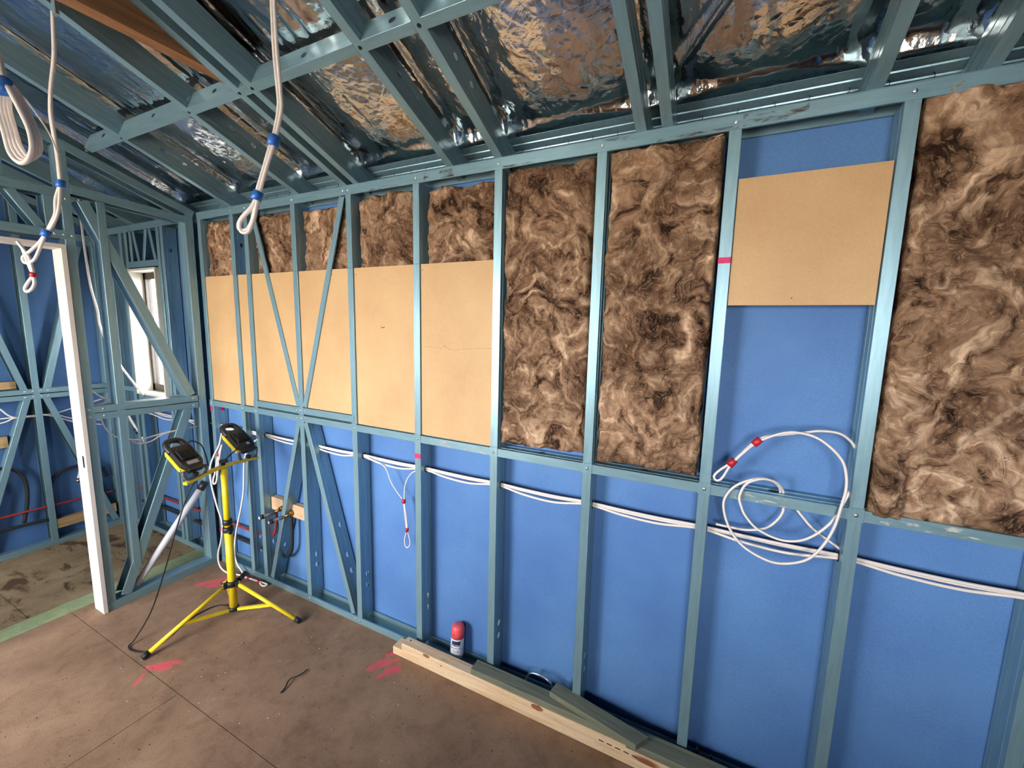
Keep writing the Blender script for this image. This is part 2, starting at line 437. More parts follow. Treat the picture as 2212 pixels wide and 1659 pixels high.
def sheet(x0, x1, y0, y1, mat, z=0.0, step=None, name='floor_sheet'):
    g = 0.0013
    if step:
        xs = np.linspace(x0+g, x1-g, int((x1-x0)/step)+1); ys = np.linspace(y0+g, y1-g, int((y1-y0)/step)+1)
        X, Y = np.meshgrid(xs, ys); o = grid_mesh(name, np.stack([X, Y, np.full_like(X, z)], -1), mat, floor, smooth=False)
        a = o.data.attributes.new('paint', 'FLOAT', 'POINT'); a.data.foreach_set('value', paint_field(X, Y).astype(np.float32).ravel())
        MB_ = MB().box((x0+g, y0+g, z-0.02), (x1-g, y1-g, z-0.0012)); MB_.build('sheet_core', mat, o)
        return o
    o = MB().box((x0+g, y0+g, z-0.02), (x1-g, y1-g, z)).build(name, mat, floor); return o
sheet(-2.07, 1.55, -0.76, 0.11, FLOOR, step=0.007)
sheet(1.55, BX1, -0.76, 0.11, FLOOR)
sheet(-2.07, -0.85, -1.66, -0.76, FLOOR, step=0.010)
sheet(-0.85, 1.6, -1.66, -0.76, FLOOR); sheet(1.6, BX1, -1.66, -0.76, FLOOR)
sheet(-2.07, 0.3, -2.56, -1.66, FLOOR); sheet(0.3, BX1, -2.56, -1.66, FLOOR)
sheet(-2.07, 1.2, FY, -2.56, FLOOR); sheet(1.2, BX1, FY, -2.56, FLOOR)
sheet(-2.215, -2.07, FY, 0.11, FLOORG, name='green_edge_strip')
sheet(-3.4, -2.215, -0.9, 0.11, FLOOR2); sheet(-3.4, -2.215, -2.4, -0.9, FLOOR2); sheet(-3.4, -2.215, FY, -2.4, FLOOR2)
MB().box((-3.6, FY-0.2, -0.12), (BX1+0.2, 0.2, -0.021)).build('floor_joist_deck', FLOORG, floor)
# dirt strip and grit lying on the floor
b = MB()
for _ in range(260):
    x, y = random.uniform(-1.6, 1.1), random.uniform(-1.3, -0.12); r = random.uniform(0.0012, 0.0034)
    b.add([(x-r, y-r*.6, 0.0), (x+r, y-r*.5, 0.0), (x+r*.4, y+r, 0.0), (x, y, r*1.1)], [(0, 1, 3), (1, 2, 3), (2, 0, 3)])
tag(b.build('floor_grit', mat_plain('dark_grit', (58, 44, 34), 0.9, 0, 0.5, 200)), 'scattered dark grit and crumbs on the brown floor', 'grit', kind='stuff')
b = MB()
for _ in range(46):
    x, y = random.uniform(-1.4, 0.5), random.uniform(-0.9, -0.1); r = random.uniform(0.0012, 0.0028)
    b.add([(x-r, y-r*.6, 0.0), (x+r, y-r*.5, 0.0), (x+r*.4, y+r, 0.0), (x, y, r*1.1)], [(0, 1, 3), (1, 2, 3), (2, 0, 3)])
tag(b.build('plaster_crumbs', WHITEP), 'tiny white crumbs scattered on the brown floor', 'crumbs', kind='stuff')

# ---- long wall (the subject)
wall_back = empty('wall_back', **ST)
LW = (0, -1, 0); ZT = 2.486; ZN = 1.2126
# blue wrap: two lapped drops
for (x0, x1, z0, z1, yy) in ((-3.33, -2.885, -0.02, 2.505, 0.0935), (-2.885, -2.415, -0.02, 1.19, 0.0935), (-2.885, -2.415, 2.175, 2.505, 0.0935), (-2.415, 0.70, -0.02, 1.36, 0.0935), (-2.415, 0.70, 1.33, 2.505, 0.0945), (0.70, BX1+0.05, -0.02, 1.36, 0.0935), (0.70, BX1+0.05, 1.33, 2.505, 0.0945)):
    nx, nz = max(3, int((x1-x0)/0.03)), max(3, int((z1-z0)/0.03))
    X, Z = np.meshgrid(np.linspace(x0, x1, nx), np.linspace(z0, z1, nz))
    bul = 0.0035*perlin(X*2.1+3, Z*1.3)+0.002*perlin(X*6+9, Z*4)
    o = grid_mesh('wrap_sheet', np.stack([X, yy+0.004+bul, Z], -1), WRAP, wall_back)
MB().box((-3.4, 0.12, -0.1), (-2.93, 0.15, 2.50)).box((-2.37, 0.12, -0.1), (BX1+0.1, 0.15, 2.50)).box((-2.93, 0.12, -0.1), (-2.37, 0.15, 1.15)).box((-2.93, 0.12, 2.2), (-2.37, 0.15, 2.50)).build('cladding_backing', WRAP, wall_back)

bay = 0.45
STUDX = [-1.485, -1.34, -0.895, -0.45, 0.0, 0.45, 0.9, 1.35, 1.8, 2.25, 2.7]
HOLES = {-1.485: [(0.29-0.05, 0.06, 0.016), (0.19-0.05, 0.06, 0.016), (1.0, 0.047, 0.015), (2.24, 0.045, 0.011)],
         -1.34: [(0.24, 0.06, 0.016), (1.0, 0.047, 0.015)],
         -0.895: [(0.27, 0.05), (0.20, 0.05), (1.0, 0.047, 0.015)], -0.45: [(0.27, 0.05), (0.20, 0.05), (1.0, 0.047, 0.015)],
         0.0: [(0.27, 0.05), (0.20, 0.05), (1.0, 0.047, 0.015)], 0.45: [(0.27, 0.05), (0.20, 0.05), (1.0, 0.047, 0.015)],
         0.9: [(0.27, 0.05), (0.20, 0.05), (1.0, 0.047, 0.015)], 1.35: [(1.0, 0.047, 0.015)], 1.8: [(1.0, 0.047, 0.015)], 2.25: [(1.0, 0.047, 0.015)]}
bp = member(wall_back, 'bottom_plate', (-1.87, 0, 0.020), (BX1, 0, 0.020), LW, w=0.040, d=0.092, web=1)
tp = member(wall_back, 'top_plate', (-1.87, 0, ZT), (BX1, 0, ZT), LW, w=0.046, d=0.092, web=-1)
studs = {}
for x in STUDX:
    web = 1 if x < 1.6 else -1
    s = member(wall_back, 'stud', (x, 0.0015, 0.04), (x, 0.0015, 2.464), LW, web=web, holes=HOLES.get(x, ()))
    studs[x] = s
    if x > -1.4 and x < 2.4: grommet(s, (x+web*0.019, 0.0485, 1.04))
    screw(bp, (x, 0.0, 0.022), LW); screw(tp, (x, 0.0, ZT), LW)
screw(tp, (-0.485, 0, ZT), LW); screw(bp, (-0.485, 0, 0.022), LW)
# corner stud against the partition, and its mate
member(wall_back, 'stud', (-1.850, 0.0015, 0.04), (-1.850, 0.0015, 2.464), LW, web=1)
SP = NT('pale_smudge'); _tr = SP.n('ShaderNodeBsdfTransparent'); _nz = SP.noise(34, 5, 0.65, 0.5, mapscale=(0.6, 1, 2.0))
_mx = SP.n('ShaderNodeMixShader'); SP.l(SP.ramp([(0.53, (0, 0, 0, 1)), (0.62, (0.8, 0.8, 0.8, 1))], _nz), 0, _mx, 0); SP.l(_tr, 0, _mx, 1); SP.l(SP.b, 0, _mx, 2)
SP.l(_mx, 0, SP.t.nodes['Material Output'], 'Surface'); SP.set(Roughness=0.9); SP.b.inputs['Base Color'].default_value = s2l((206, 206, 196)); SMUDGE_PALE = SP.m
# noggins, one per bay, with end tabs
def noggin(x0, x1, z, tabs=True):
    n = member(wall_back, 'noggin', (x0, 0, z), (x1, 0, z), LW, w=0.038, d=0.09, web=-1, holes=[((x1-x0)/2, 0.05, 0.014)], lift=0.001)
    for xe in (x0,):
        t = MB().bevbox((xe-0.021, -0.0030, z-0.023), (xe+0.021, -0.0012, z+0.023), 0.0008).build('end_tab', STEEL, n)
        screw(n, (xe, -0.003, z), LW)
    return n
for a, c in ((-0.45, 0.0), (0.0, 0.45), (0.45, 0.9), (0.9, 1.35), (1.35, 1.8), (1.8, 2.25), (2.25, 2.7)): noggin(a, c, ZN)
for (x0, x1) in ((0.06, 0.42), (1.42, 1.62), (1.86, 2.1)):
    MB().add([(x0, -0.0030, ZN-0.015), (x1, -0.0030, ZN-0.015), (x1, -0.0030, ZN+0.016), (x0, -0.0030, ZN+0.016)], [(0, 1, 2, 3)]).build('smudge', SMUDGE_PALE, wall_back)
noggin(-1.850, -1.485, 1.2126); noggin(-1.485, -1.34, 1.2126)
for z in (1.2126, 1.2615):
    noggin(-1.34, -0.895, z); noggin(-0.895, -0.45, z)
# K braces of the bracing panel
member(wall_back, 'brace', (-1.275, 0.002, 2.46), (-0.925, 0.002, 1.285), LW, w=0.036, d=0.086, web=1, lift=-0.002)
member(wall_back, 'brace', (-0.497, 0.002, 2.46), (-0.865, 0.002, 1.285), LW, w=0.036, d=0.086, web=1)
member(wall_back, 'brace', (-0.925, 0.002, 1.19), (-1.275, 0.002, 0.05), LW, w=0.034, d=0.086, web=-1, holes=[(0.93, 0.045)])
member(wall_back, 'brace', (-0.865, 0.002, 1.19), (-0.505, 0.002, 0.05), LW, w=0.034, d=0.086, web=-1, holes=[(0.66, 0.05), (0.85, 0.05), (0.95, 0.05)])
for x, z in ((-0.93, 1.2615), (-0.86, 1.2615), (-0.93, 1.2126), (-0.86, 1.2126)): screw(tp, (x, -0.002, z), LW)
# paint marks on studs
MB().box((1.3305, -0.0008, 2.030), (1.3705, 0.0014, 2.050)).build('paint_mark', PINK, studs[1.35])
MB().box((-0.0195, -0.0008, 1.108), (0.0195, 0.0014, 1.132)).build('paint_mark', PINK, studs[0.0])
MB().box((-1.8685, -0.0012, 1.150), (-1.852, 0.0014, 1.186)).build('paint_mark', PINK, wall_back)
MB().box((-1.8305, 0.045, 1.150), (-1.8298, 0.070, 1.178)).build('paint_mark', PINK, wall_back)
MB().box((-1.8685, -0.0012, 0.235), (-1.856, 0.0014, 0.262)).build('paint_mark', PINK, wall_back)
# pencil lines at board height
PENCIL = mat_plain('pencil', (70, 84, 92), 0.8)
for x in (-1.485, -1.34, -0.895, -0.45, 0.0): MB().box((x-0.0185, 0.0008, 2.089), (x+0.0185, 0.0014, 2.0905)).build('pencil_line', PENCIL, studs[x])
SMUDGE = NT('brown_smudge'); _tr = SMUDGE.n('ShaderNodeBsdfTransparent'); _nz = SMUDGE.noise(26, 5, 0.65, 0.5, mapscale=(0.5, 1, 2.2))
_mx = SMUDGE.n('ShaderNodeMixShader'); SMUDGE.l(SMUDGE.ramp([(0.50, (0, 0, 0, 1)), (0.64, (0.75, 0.75, 0.75, 1))], _nz), 0, _mx, 0); SMUDGE.l(_tr, 0, _mx, 1); SMUDGE.l(SMUDGE.b, 0, _mx, 2)
SMUDGE.l(_mx, 0, SMUDGE.t.nodes['Material Output'], 'Surface'); SMUDGE.set(Roughness=0.8); SMUDGE.b.inputs['Base Color'].default_value = s2l((98, 74, 58)); SMUDGE = SMUDGE.m
for (x0, x1, z0, z1) in ((1.37, 1.55, 2.468, 2.505), (1.10, 1.36, 2.464, 2.476), (0.47, 0.62, 2.464, 2.472), (0.05, 0.22, 2.466, 2.50), (0.9, 1.02, 2.49, 2.505), (-0.3, -0.1, 2.464, 2.474)):
    MB().add([(x0, -0.0012, z0), (x1, -0.0012, z0), (x1, -0.0012, z1), (x0, -0.0012, z1)], [(0, 1, 2, 3)]).build('smudge', SMUDGE, tp)
PALE = mat_plain('dried_paint', (196, 200, 192), 0.8, 0, 0.2, 80)
# eave channel above the top plate: ribbed section with rafters landing in it
_ex = Vector((1, 0, 0)); _ey = -ROOF_D; _ez = ROOF_N      # x along the wall, y down the slope, z out of the roof
_o = roofp(0, 0.016, 0.104); Mx = Matrix((_ey, _ez, _ex)).transposed().to_4x4(); Mx.translation = Vector((0, _o.y, _o.z))
prof = [(0.0, 0.0), (0.030, 0.0), (0.033, 0.004), (0.038, 0.004), (0.041, 0.0), (0.070, 0.0), (0.073, 0.004), (0.078, 0.004), (0.081, 0.0), (0.145, 0.0), (0.145, 0.045), (0.142, 0.045), (0.142, 0.006), (0.0, 0.006)]
MB().prism(prof, -3.3, BX1, Mx).build('eave_purlin', STEEL, wall_back)
MB().box((-3.4, 0.185, 2.2), (BX1+.1, 0.20, 2.9)).build('eave_closure', WRAP, wall_back)
b = MB().box((-3.3, -0.001, 2.509), (BX1, 0.09, 2.5105)); b.build('plate_cap', STEEL, wall_back)
for i in range(46):
    x = -1.8+i*0.105+random.uniform(-.01, .01)
    MB().tube([tuple(roofp(x, 0.075, 0.104)), tuple(roofp(x+0.002, 0.073, 0.092)), tuple(roofp(x+random.uniform(-.006, .006), 0.072, 0.078))], 0.0011, 4).build('wire_tie', BLACKP, wall_back)

# ---- long wall inside the next room
for x, w in ((-1.99, 1), (-2.345, 1), (-2.40, -1), (-2.885, -1), (-2.97, 1), (-3.17, 1)):
    member(wall_back, 'stud', (x, 0.0015, 0.04), (x, 0.0015, 2.464), LW, web=w, holes=[(2.26, 0.045, 0.011), (1.0, 0.047, 0.015)] if x == -2.345 else ())
member(wall_back, 'bottom_plate', (-3.24, 0, 0.020), (-1.97, 0, 0.020), LW, w=0.040, d=0.092, web=1)
member(wall_back, 'top_plate', (-3.24, 0, ZT), (-1.97, 0, ZT), LW, w=0.046, d=0.092, web=-1)
member(wall_back, 'window_lintel', (-2.87, 0, 2.212), (-2.41, 0, 2.212), LW, w=0.046, d=0.09, web=1)
member(wall_back, 'window_sill_plate', (-2.87, 0, 1.165), (-2.41, 0, 1.165), LW, w=0.04, d=0.09, web=-1)
for a, c in (((-2.81, 2.46), (-2.81, 2.235)), ((-2.76, 2.46), (-2.70, 2.235)), ((-2.566, 2.46), (-2.63, 2.235)), ((-2.515, 2.46), (-2.455, 2.235))):
    member(wall_back, 'cripple_stud', (a[0], 0.002, a[1]), (c[0], 0.002, c[1]), LW, w=0.034, d=0.086, web=1)
for a, c in ((-3.24, -2.97), (-2.345, -1.99)): member(wall_back, 'noggin', (a, 0, ZN), (c, 0, ZN), LW, web=-1)

# ---- window in the next room
win = empty('window_1', **ST)
wx0, wx1, wz0, wz1 = -2.862, -2.437, 1.205, 2.16
y0, y1 = -0.022, 0.125
MB().bevbox((wx0-0.016, y0, wz0), (wx0, y1, wz1), 0.001).build('reveal_jamb', CREAM, win)
MB().bevbox((wx1, y0, wz0), (wx1+0.016, y1, wz1), 0.001).build('reveal_jamb', CREAM, win)
MB().bevbox((wx0-0.016, y0, wz1), (wx1+0.016, y1, wz1+0.016), 0.001).build('reveal_head', CREAM, win)
MB().bevbox((wx0-0.016, y0, wz0-0.016), (wx1+0.016, y1, wz0), 0.001).build('reveal_sill', CREAM, win)
fy0, fy1 = 0.085, 0.125
b = MB().box((wx0, fy0, wz0), (wx0+0.032, fy1, wz1)).box((wx1-0.032, fy0, wz0), (wx1, fy1, wz1)).box((wx0, fy0, wz1-0.05), (wx1, fy1, wz1)).box((wx0, fy0, wz0), (wx1, fy1, wz0+0.06)); b.build('window_frame', BRONZE, win)
b = MB().box((-2.675, fy0+0.006, wz0+0.06), (-2.645, fy1-0.006, wz1-0.05)); b.build('mullion', BRONZE, win)
MB().box((wx0+0.032, 0.102, wz0+0.06), (-2.675, 0.106, wz1-0.05)).build('pane', GLASS, win)
MB().box((-2.645, 0.102, wz0+0.06), (wx1-0.032, 0.106, wz1-0.05)).build('pane', GLASS, win)

# ---- partition with the doorway
wall_left = empty('wall_left', **ST)
PN = (1, 0, 0); PX = -1.88
def pm(name, y0_, z0_, y1_, z1_, **kw):
    kw.setdefault('d', 0.09); kw.setdefault('lift', {'stud': 0.0, 'noggin': 0.0022, 'brace': -0.0025, 'lintel': 0.0024, 'top_chord': 0.0046, 'rake_plate': 0.0022, 'bottom_plate': 0.003}.get(name, -0.0045)); return member(wall_left, name, (PX, y0_, z0_), (PX, y1_, z1_), PN, **kw)
def rake(y): return 2.515-0.352*y
pm('bottom_plate', -0.655, 0.026, -0.012, 0.026, w=0.052, web=-1)
st1 = pm('stud', -0.631, 0.05, -0.631, rake(-0.631)-0.03, w=0.04, web=-1)
st2 = pm('stud', -0.4885, 0.20, -0.4885, 2.45, w=0.037, web=-1)
cst = pm('stud', -0.041, 0.05, -0.041, rake(0)-0.02, w=0.046, web=-1)
pm('rake_plate', -0.012, rake(-0.012)-0.022, RIDGE, rake(RIDGE)-0.022, w=0.044, web=1)
pm('top_chord', -0.06, 2.452, -0.61, 2.487, w=0.046, web=1)
pm('top_chord', -0.66, 2.455, -1.75, 2.455, w=0.044, web=1)
nu = pm('noggin', -0.07, 1.2545, -0.655, 1.2625, w=0.038, web=1); nl = pm('noggin', -0.07, 1.2075, -0.655, 1.2215, w=0.038, web=1)
pm('brace', -0.563, 2.44, -0.107, 1.28, w=0.052, d=0.086, web=1)
pm('brace', -0.131, 1.19, -0.558, 0.06, w=0.052, d=0.086, web=-1)
for y, z in ((-0.633, 1.262), (-0.633, 1.221), (-0.10, 1.256), (-0.10, 1.208), (-0.57, 1.262), (-0.57, 1.22)): screw(nu, (PX+0.001, y, z), PN)
# above and beyond the doorway
li = pm('lintel', -0.612, 2.238, -1.64, 2.238, w=0.046, web=1)
pm('cripple_stud', -0.70, 2.262, -0.70, 2.432, w=0.036, web=-1)
pm('cripple_brace', -0.835, 2.43, -0.735, 2.262, w=0.038, d=0.086, web=-1)
pm('cripple_stud', -0.865, 2.47, -0.865, rake(-0.865)-0.03, w=0.036, web=-1); pm('cripple_stud', -1.2, 2.262, -1.2, 2.432, w=0.036, web=-1)
for y in (-0.69, -0.655, -0.622): screw(li, (PX+0.001, y, 2.238), PN)
for y, z in ((-0.631, 2.43), (-0.83, 2.455), (-0.78, 2.455)): screw(li, (PX+0.001, y, z), PN)
pm('bottom_plate', -1.62, 0.026, FY, 0.026, w=0.052, web=-1)
for y in (-1.64, -2.09, -2.54, -2.99, -3.44, -3.85): pm('stud', y, 0.05, y, 2.45 if y < RIDGE else rake(y)-.04, w=0.04, web=-1)
pm('noggin', -1.64, 1.22, FY, 1.22, w=0.038, web=1); pm('top_plate', -1.75, 2.455, FY, 2.455, w=0.044, web=1)

# ---- door lining (no leaf hung yet)
door = empty('door_1', **ST)
jx0, jx1 = -1.99, -1.868
jb = MB().bevbox((jx0, -0.676, 0.002), (jx1, -0.655, 2.163), 0.0012).build('jamb', WHITE_J, door)
MB().box((-1.915, -0.6768, 0.925), (-1.893, -0.6755, 0.995)).build('strike_slot', BLACKR, jb)
MB().bevbox((jx0, -1.60, 2.163), (jx1, -0.655, 2.185), 0.0012).build('head', WHITE_J, door)
MB().bevbox((jx0, -1.60, 0.002), (jx1, -1.579, 2.163), 0.0012).build('jamb', WHITE_J, door)
NAILM = mat_plain('nail_hole', (150, 136, 124), 0.7)
for z in (0.35, 0.62, 0.92, 1.2, 1.52, 1.85, 2.05):
    MB().box((-1.905, -0.6764, z), (-1.9015, -0.6756, z+0.003)).box((-1.935, -0.6764, z+0.002), (-1.9315, -0.6756, z+0.005)).build('nail_hole', NAILM, jb)

# ---- far end wall of the next room
wall_far = empty('wall_far', **ST)
nY, nZ = 70, 60
Y, Z = np.meshgrid(np.linspace(FY, 0.1, nY), np.linspace(-0.02, 3.4, nZ))
grid_mesh('wrap_sheet', np.stack([BX0-0.094+0.004*perlin(Y*2, Z*1.4+5), Y, Z], -1), WRAP, wall_far)
MB().box((BX0-0.16, FY-0.1, -0.1), (BX0-0.11, 0.15, 3.6)).build('cladding_backing', WRAP, wall_far)
def fm(name, y0_, z0_, y1_, z1_, **kw):
    kw.setdefault('d', 0.088); kw.setdefault('lift', {'stud': 0.0, 'noggin': 0.0022, 'brace': -0.0025, 'top_plate': 0.0024, 'rake_plate': 0.0046, 'bottom_plate': 0.003}.get(name, -0.0045)); return member(wall_far, name, (BX0, y0_, z0_), (BX0, y1_, z1_), PN, **kw)
fm('bottom_plate', FY, 0.020, 0.0, 0.020, w=0.038, web=-1)
fm('stud', -0.485, 0.04, -0.485, 2.70, w=0.037, web=1); fm('stud', -0.06, 0.04, -0.06, 2.5, web=-1); fm('stud', -0.94, 0.04, -0.94, 2.8, web=1)
for y in (-1.39, -1.84, -2.29, -2.74, -3.19, -3.64): fm('stud', y, 0.04, y, 2.6, web=1)
fn_ = fm('noggin', -0.94, 1.235, -0.06, 1.235, w=0.035, web=1); fm('noggin', -0.94, 1.192, -0.06, 1.192, w=0.035, web=1)
fm('brace', -0.545, 1.25, -0.80, 2.35, w=0.036, d=0.08, web=1); fm('brace', -0.425, 1.25, -0.16, 2.35, w=0.040, d=0.08, web=-1)
fm('brace', -0.535, 1.18, -0.86, 0.06, w=0.036, d=0.08, web=1); fm('brace', -0.437, 1.18, -0.11, 0.06, w=0.038, d=0.08, web=-1)
fm('top_plate', FY, 2.42, 0.0, 2.42, w=0.046, web=1); fm('rake_plate', 0.0, 2.49, RIDGE, 2.49-0.37*RIDGE, w=0.046, web=1)
for y in (-0.545, -0.505, -0.465, -0.425):
    for z in (1.235, 1.192): screw(fn_, (BX0+0.001, y, z), PN)
MB().box((BX0-0.075, -0.92, 1.262), (BX0-0.03, -0.575, 1.315)).build('timber_noggin', FARWOOD, wall_far)
MB().box((BX0-0.075, -0.92, 0.835), (BX0-0.03, -0.652, 0.915)).build('timber_noggin', FARWOOD, wall_far)
MB().box((BX0-0.05, -0.465, 0.125), (BX0-0.004, -0.10, 0.200)).build('timber_noggin', FARWOOD, wall_far)

# ---- wall behind the photographer, with its openings, and the right-hand wall
wall_front = empty('wall_front', **ST)
b = MB(); fz = 2.62
xs_ = [-3.4]+[v for k in ('far_room_window', 'main_window', 'side_window') for v in OPENINGS[k][:2]]+[BX1+.1]
for k in range(0, len(xs_), 2): b.box((xs_[k], FY-0.06, 0), (xs_[k+1], FY, fz))
for (x0, x1, z0, z1) in OPENINGS.values(): b.box((x0, FY-0.06, 0), (x1, FY, z0)); b.box((x0, FY-0.06, z1), (x1, FY, fz))
b.build('lining', mat_plain('kraft_lining', (150, 132, 108), 0.8), wall_front)
for (x0, x1, z0, z1) in OPENINGS.values():
    MB().box((x0, FY-0.06, z0), (x0+0.03, FY+0.01, z1)).box((x1-0.03, FY-0.06, z0), (x1, FY+0.01, z1)).box((x0, FY-0.06, z1-0.03), (x1, FY+0.01, z1)).box((x0, FY-0.06, z0), (x1, FY+0.01, z0+0.03)).build('window_frame', BRONZE, wall_front)
wall_right = empty('wall_right', **ST)
MB().box((BX1+0.09, FY, -0.02), (BX1+0.13, 0.12, 3.4)).build('wrap_sheet', WRAP, wall_right)
for y in (-0.06, -0.5, -0.95, -1.4, -1.85, -2.3, -2.75, -3.2, -3.65): member(wall_right, 'stud', (BX1, y, 0.0), (BX1, y, 2.5), (-1, 0, 0))
# ---- unseen half-height panel, added to shade the lower right of the long wall
wall_light_blocker = empty('wall_light_blocker', **ST)
MB().box((-0.42, -2.42, 0.0), (BX1, -2.33, 1.17)).build('shade_panel', BOARD, wall_light_blocker)
# ---- outside ground beyond the openings
MB().box((-120, -120, -0.6), (120, 120, -0.3)).build('ground', mat_plain('pale_concrete', (206, 198, 186), 0.9))
tag(bpy.data.objects['ground'], kind='structure')
fence = empty('wall_fence', **ST)
for k in range(26):
    x = -6.2+k*0.22; MB().box((x, 1.55, -0.3), (x+0.20, 1.57, 1.75)).build('fence_panel', mat_plain('grey_fence', (196, 198, 202), 0.6) if k == 0 else bpy.data.materials['grey_fence'], fence)
# ---- roof sheeting over the whole house, so that daylight only comes in by the openings
roof = empty('roof', **ST)
def roof_slab(pts):
    MB().add([Vector(p) for p in pts]+[Vector(p)+Vector((0, 0, 0.03)) for p in pts], [(3, 2, 1, 0), (4, 5, 6, 7), (0, 1, 5, 4), (1, 2, 6, 5), (2, 3, 7, 6), (3, 0, 4, 7)]).build('roof_sheet', mat_plain('roof_steel', (120, 124, 128), 0.5, 0.3) if 'roof_steel' not in bpy.data.materials else bpy.data.materials['roof_steel'], roof)
xa, xb = -3.75, BX1+0.45
roof_slab([(xa, 0.5, 2.51-TN*0.5+0.235), (xb, 0.5, 2.51-TN*0.5+0.235), (xb, RIDGE, 2.51-TN*RIDGE+0.235), (xa, RIDGE, 2.51-TN*RIDGE+0.235)])
roof_slab([(xa, RIDGE, 2.51-TN*RIDGE+0.235), (xb, RIDGE, 2.51-TN*RIDGE+0.235), (xb, FY-0.5, 2.60), (xa, FY-0.5, 2.60)])
MB().box((BX1+0.13, FY-0.06, -0.1), (BX1+0.16, 0.2, 3.6)).build('gable_sheet', WRAP, wall_right)

# ================================================================== CEILING: rafters, blocking, foil
ceiling = empty('ceiling', **ST)
RAFTERS = [-3.15, -2.72, -2.10, -1.482, -0.845, -0.472, -0.388, 0.20, 0.45, 1.042, 1.132, 1.71, 1.952, 2.60]
DOWN = -ROOF_N
for x in RAFTERS:
    Ls = [(0.545, 0.062, 0.011), (0.435, 0.062, 0.011), (1.57, 0.05, 0.011)] if x not in (-0.388, 1.042) else ()
    r = member(ceiling, 'rafter', roofp(x, 0.135), roofp(x, RIDGE), DOWN, w=0.038, d=0.102, web=1 if x < 1.6 else -1, holes=Ls)
RB = [-1.88, -1.482, -0.845, -0.472, -0.388, 0.20, 0.45, 1.042, 1.132, 1.71, 1.952, 2.60]
for a, c in zip(RB[:-1], RB[1:]):
    if c-a < 0.12: pass
    hs = [((c-a)/2, 0.04, 0.012)] if c-a > 0.2 else ()
    p0 = roofp(a+0.019, -0.523)-ROOF_N*0.0006; p1 = roofp(c-0.019, -0.523)-ROOF_N*0.0006
    m = member(ceiling, 'blocking', p0, p1, DOWN, w=0.036, d=0.082, web=-1, holes=hs, rib=False)
    for xe in (a, c): screw(m, roofp(xe, -0.523)-ROOF_N*0.001, DOWN)
MB().box((-0.55, -1.9, 2.76), (-0.493, -0.478, 2.95)).build('collar_beam', BEAM, ceiling)
# bracket where the beam meets a hanger
b = MB().box((-0.80, -0.955, 2.83), (-0.77, -0.945, 2.88)); b.build('hanger_bracket', SCREW, ceiling)

def foil_h(X, Y):
    """height of the foil above the soffit plane: draped over the rafters, sagging between, crumpled"""
    R_ = np.array(sorted(RAFTERS)); h = np.full_like(X, 0.165)
    k = np.clip(np.searchsorted(R_, X), 1, len(R_)-1); a = R_[k-1]; c = R_[k]; u = np.clip((X-a)/(c-a), 0, 1); wd = c-a
    sag = np.minimum(0.055, 0.09*wd)*(np.sin(np.pi*u)**0.7)
    h -= sag
    wx = X+0.05*perlin(X*3.1, Y*2.7+4); wy = Y+0.05*perlin(X*2.9+8, Y*3.3)
    lm = np.abs(perlin(wx*7, wy*2.4+2))*0.010                       # long folds running up the slope
    is_ = np.abs(perlin(wx*15+5, wy*12))*0.0046+np.abs(perlin(wx*34, wy*30+7))*0.0026+np.abs(perlin(wx*70, wy*62+7))*0.0014
    h -= lm+is_
    edge = np.clip((Y+0.045)/0.05, 0, 1)                             # rolls down to the channel at the eave
    h -= 0.052*edge**2
    h -= edge*(1-edge*0.5)*np.abs(perlin(wx*34, wy*22+3))*0.024; h = np.maximum(h, 0.1045)
    bedge = np.clip(1-np.abs(Y+0.60)/0.10, 0, 1)                    # pinched over the blocking
    h += bedge*0.012*perlin(wx*30, wy*4)
    def fold(ax, ay, bx, by, r, amp):
        dx, dy = bx-ax, by-ay; t = np.clip(((X-ax)*dx+(Y-ay)*dy)/(dx*dx+dy*dy), 0, 1); dd = np.hypot(X-ax-t*dx, Y-ay-t*dy)
        return amp*np.clip(1-dd/r, 0, 1)
    h -= fold(1.17, -0.12, 1.42, -0.44, 0.026, 0.040)+fold(1.40, -0.36, 1.50, -0.47, 0.045, 0.03)
    return h
def foil(x0, x1, y0_, y1_, step):
    X, Y = np.meshgrid(np.linspace(x0, x1, int((x1-x0)/step)), np.linspace(y0_, y1_, int((y1_-y0_)/step)))
    h = foil_h(X, Y); Y2 = np.minimum(Y, 10)
    P = np.stack([X, Y2+ROOF_N.y*h, 2.51-TN*Y2+ROOF_N.z*h], -1); return grid_mesh('foil_sheet', P, FOIL, ceiling)
foil(-1.90, 0.30, -1.25, 0.019, 0.0065); foil(0.30, 2.4, -1.25, 0.019, 0.0065)
foil(-3.4, -1.90, -1.25, 0.019, 0.012); foil(2.4, BX1+.1, -1.25, 0.019, 0.02); foil(-3.4, BX1+.1, RIDGE, -1.25, 0.03)
zr = 2.51-TN*RIDGE+0.15
MB().add([(-3.4, RIDGE+0.02, zr+0.02), (BX1+.1, RIDGE+0.02, zr+0.02), (BX1+.1, FY-.1, 2.62), (-3.4, FY-.1, 2.62)], [(0, 1, 2, 3)]).build('foil_sheet', FOIL, ceiling)

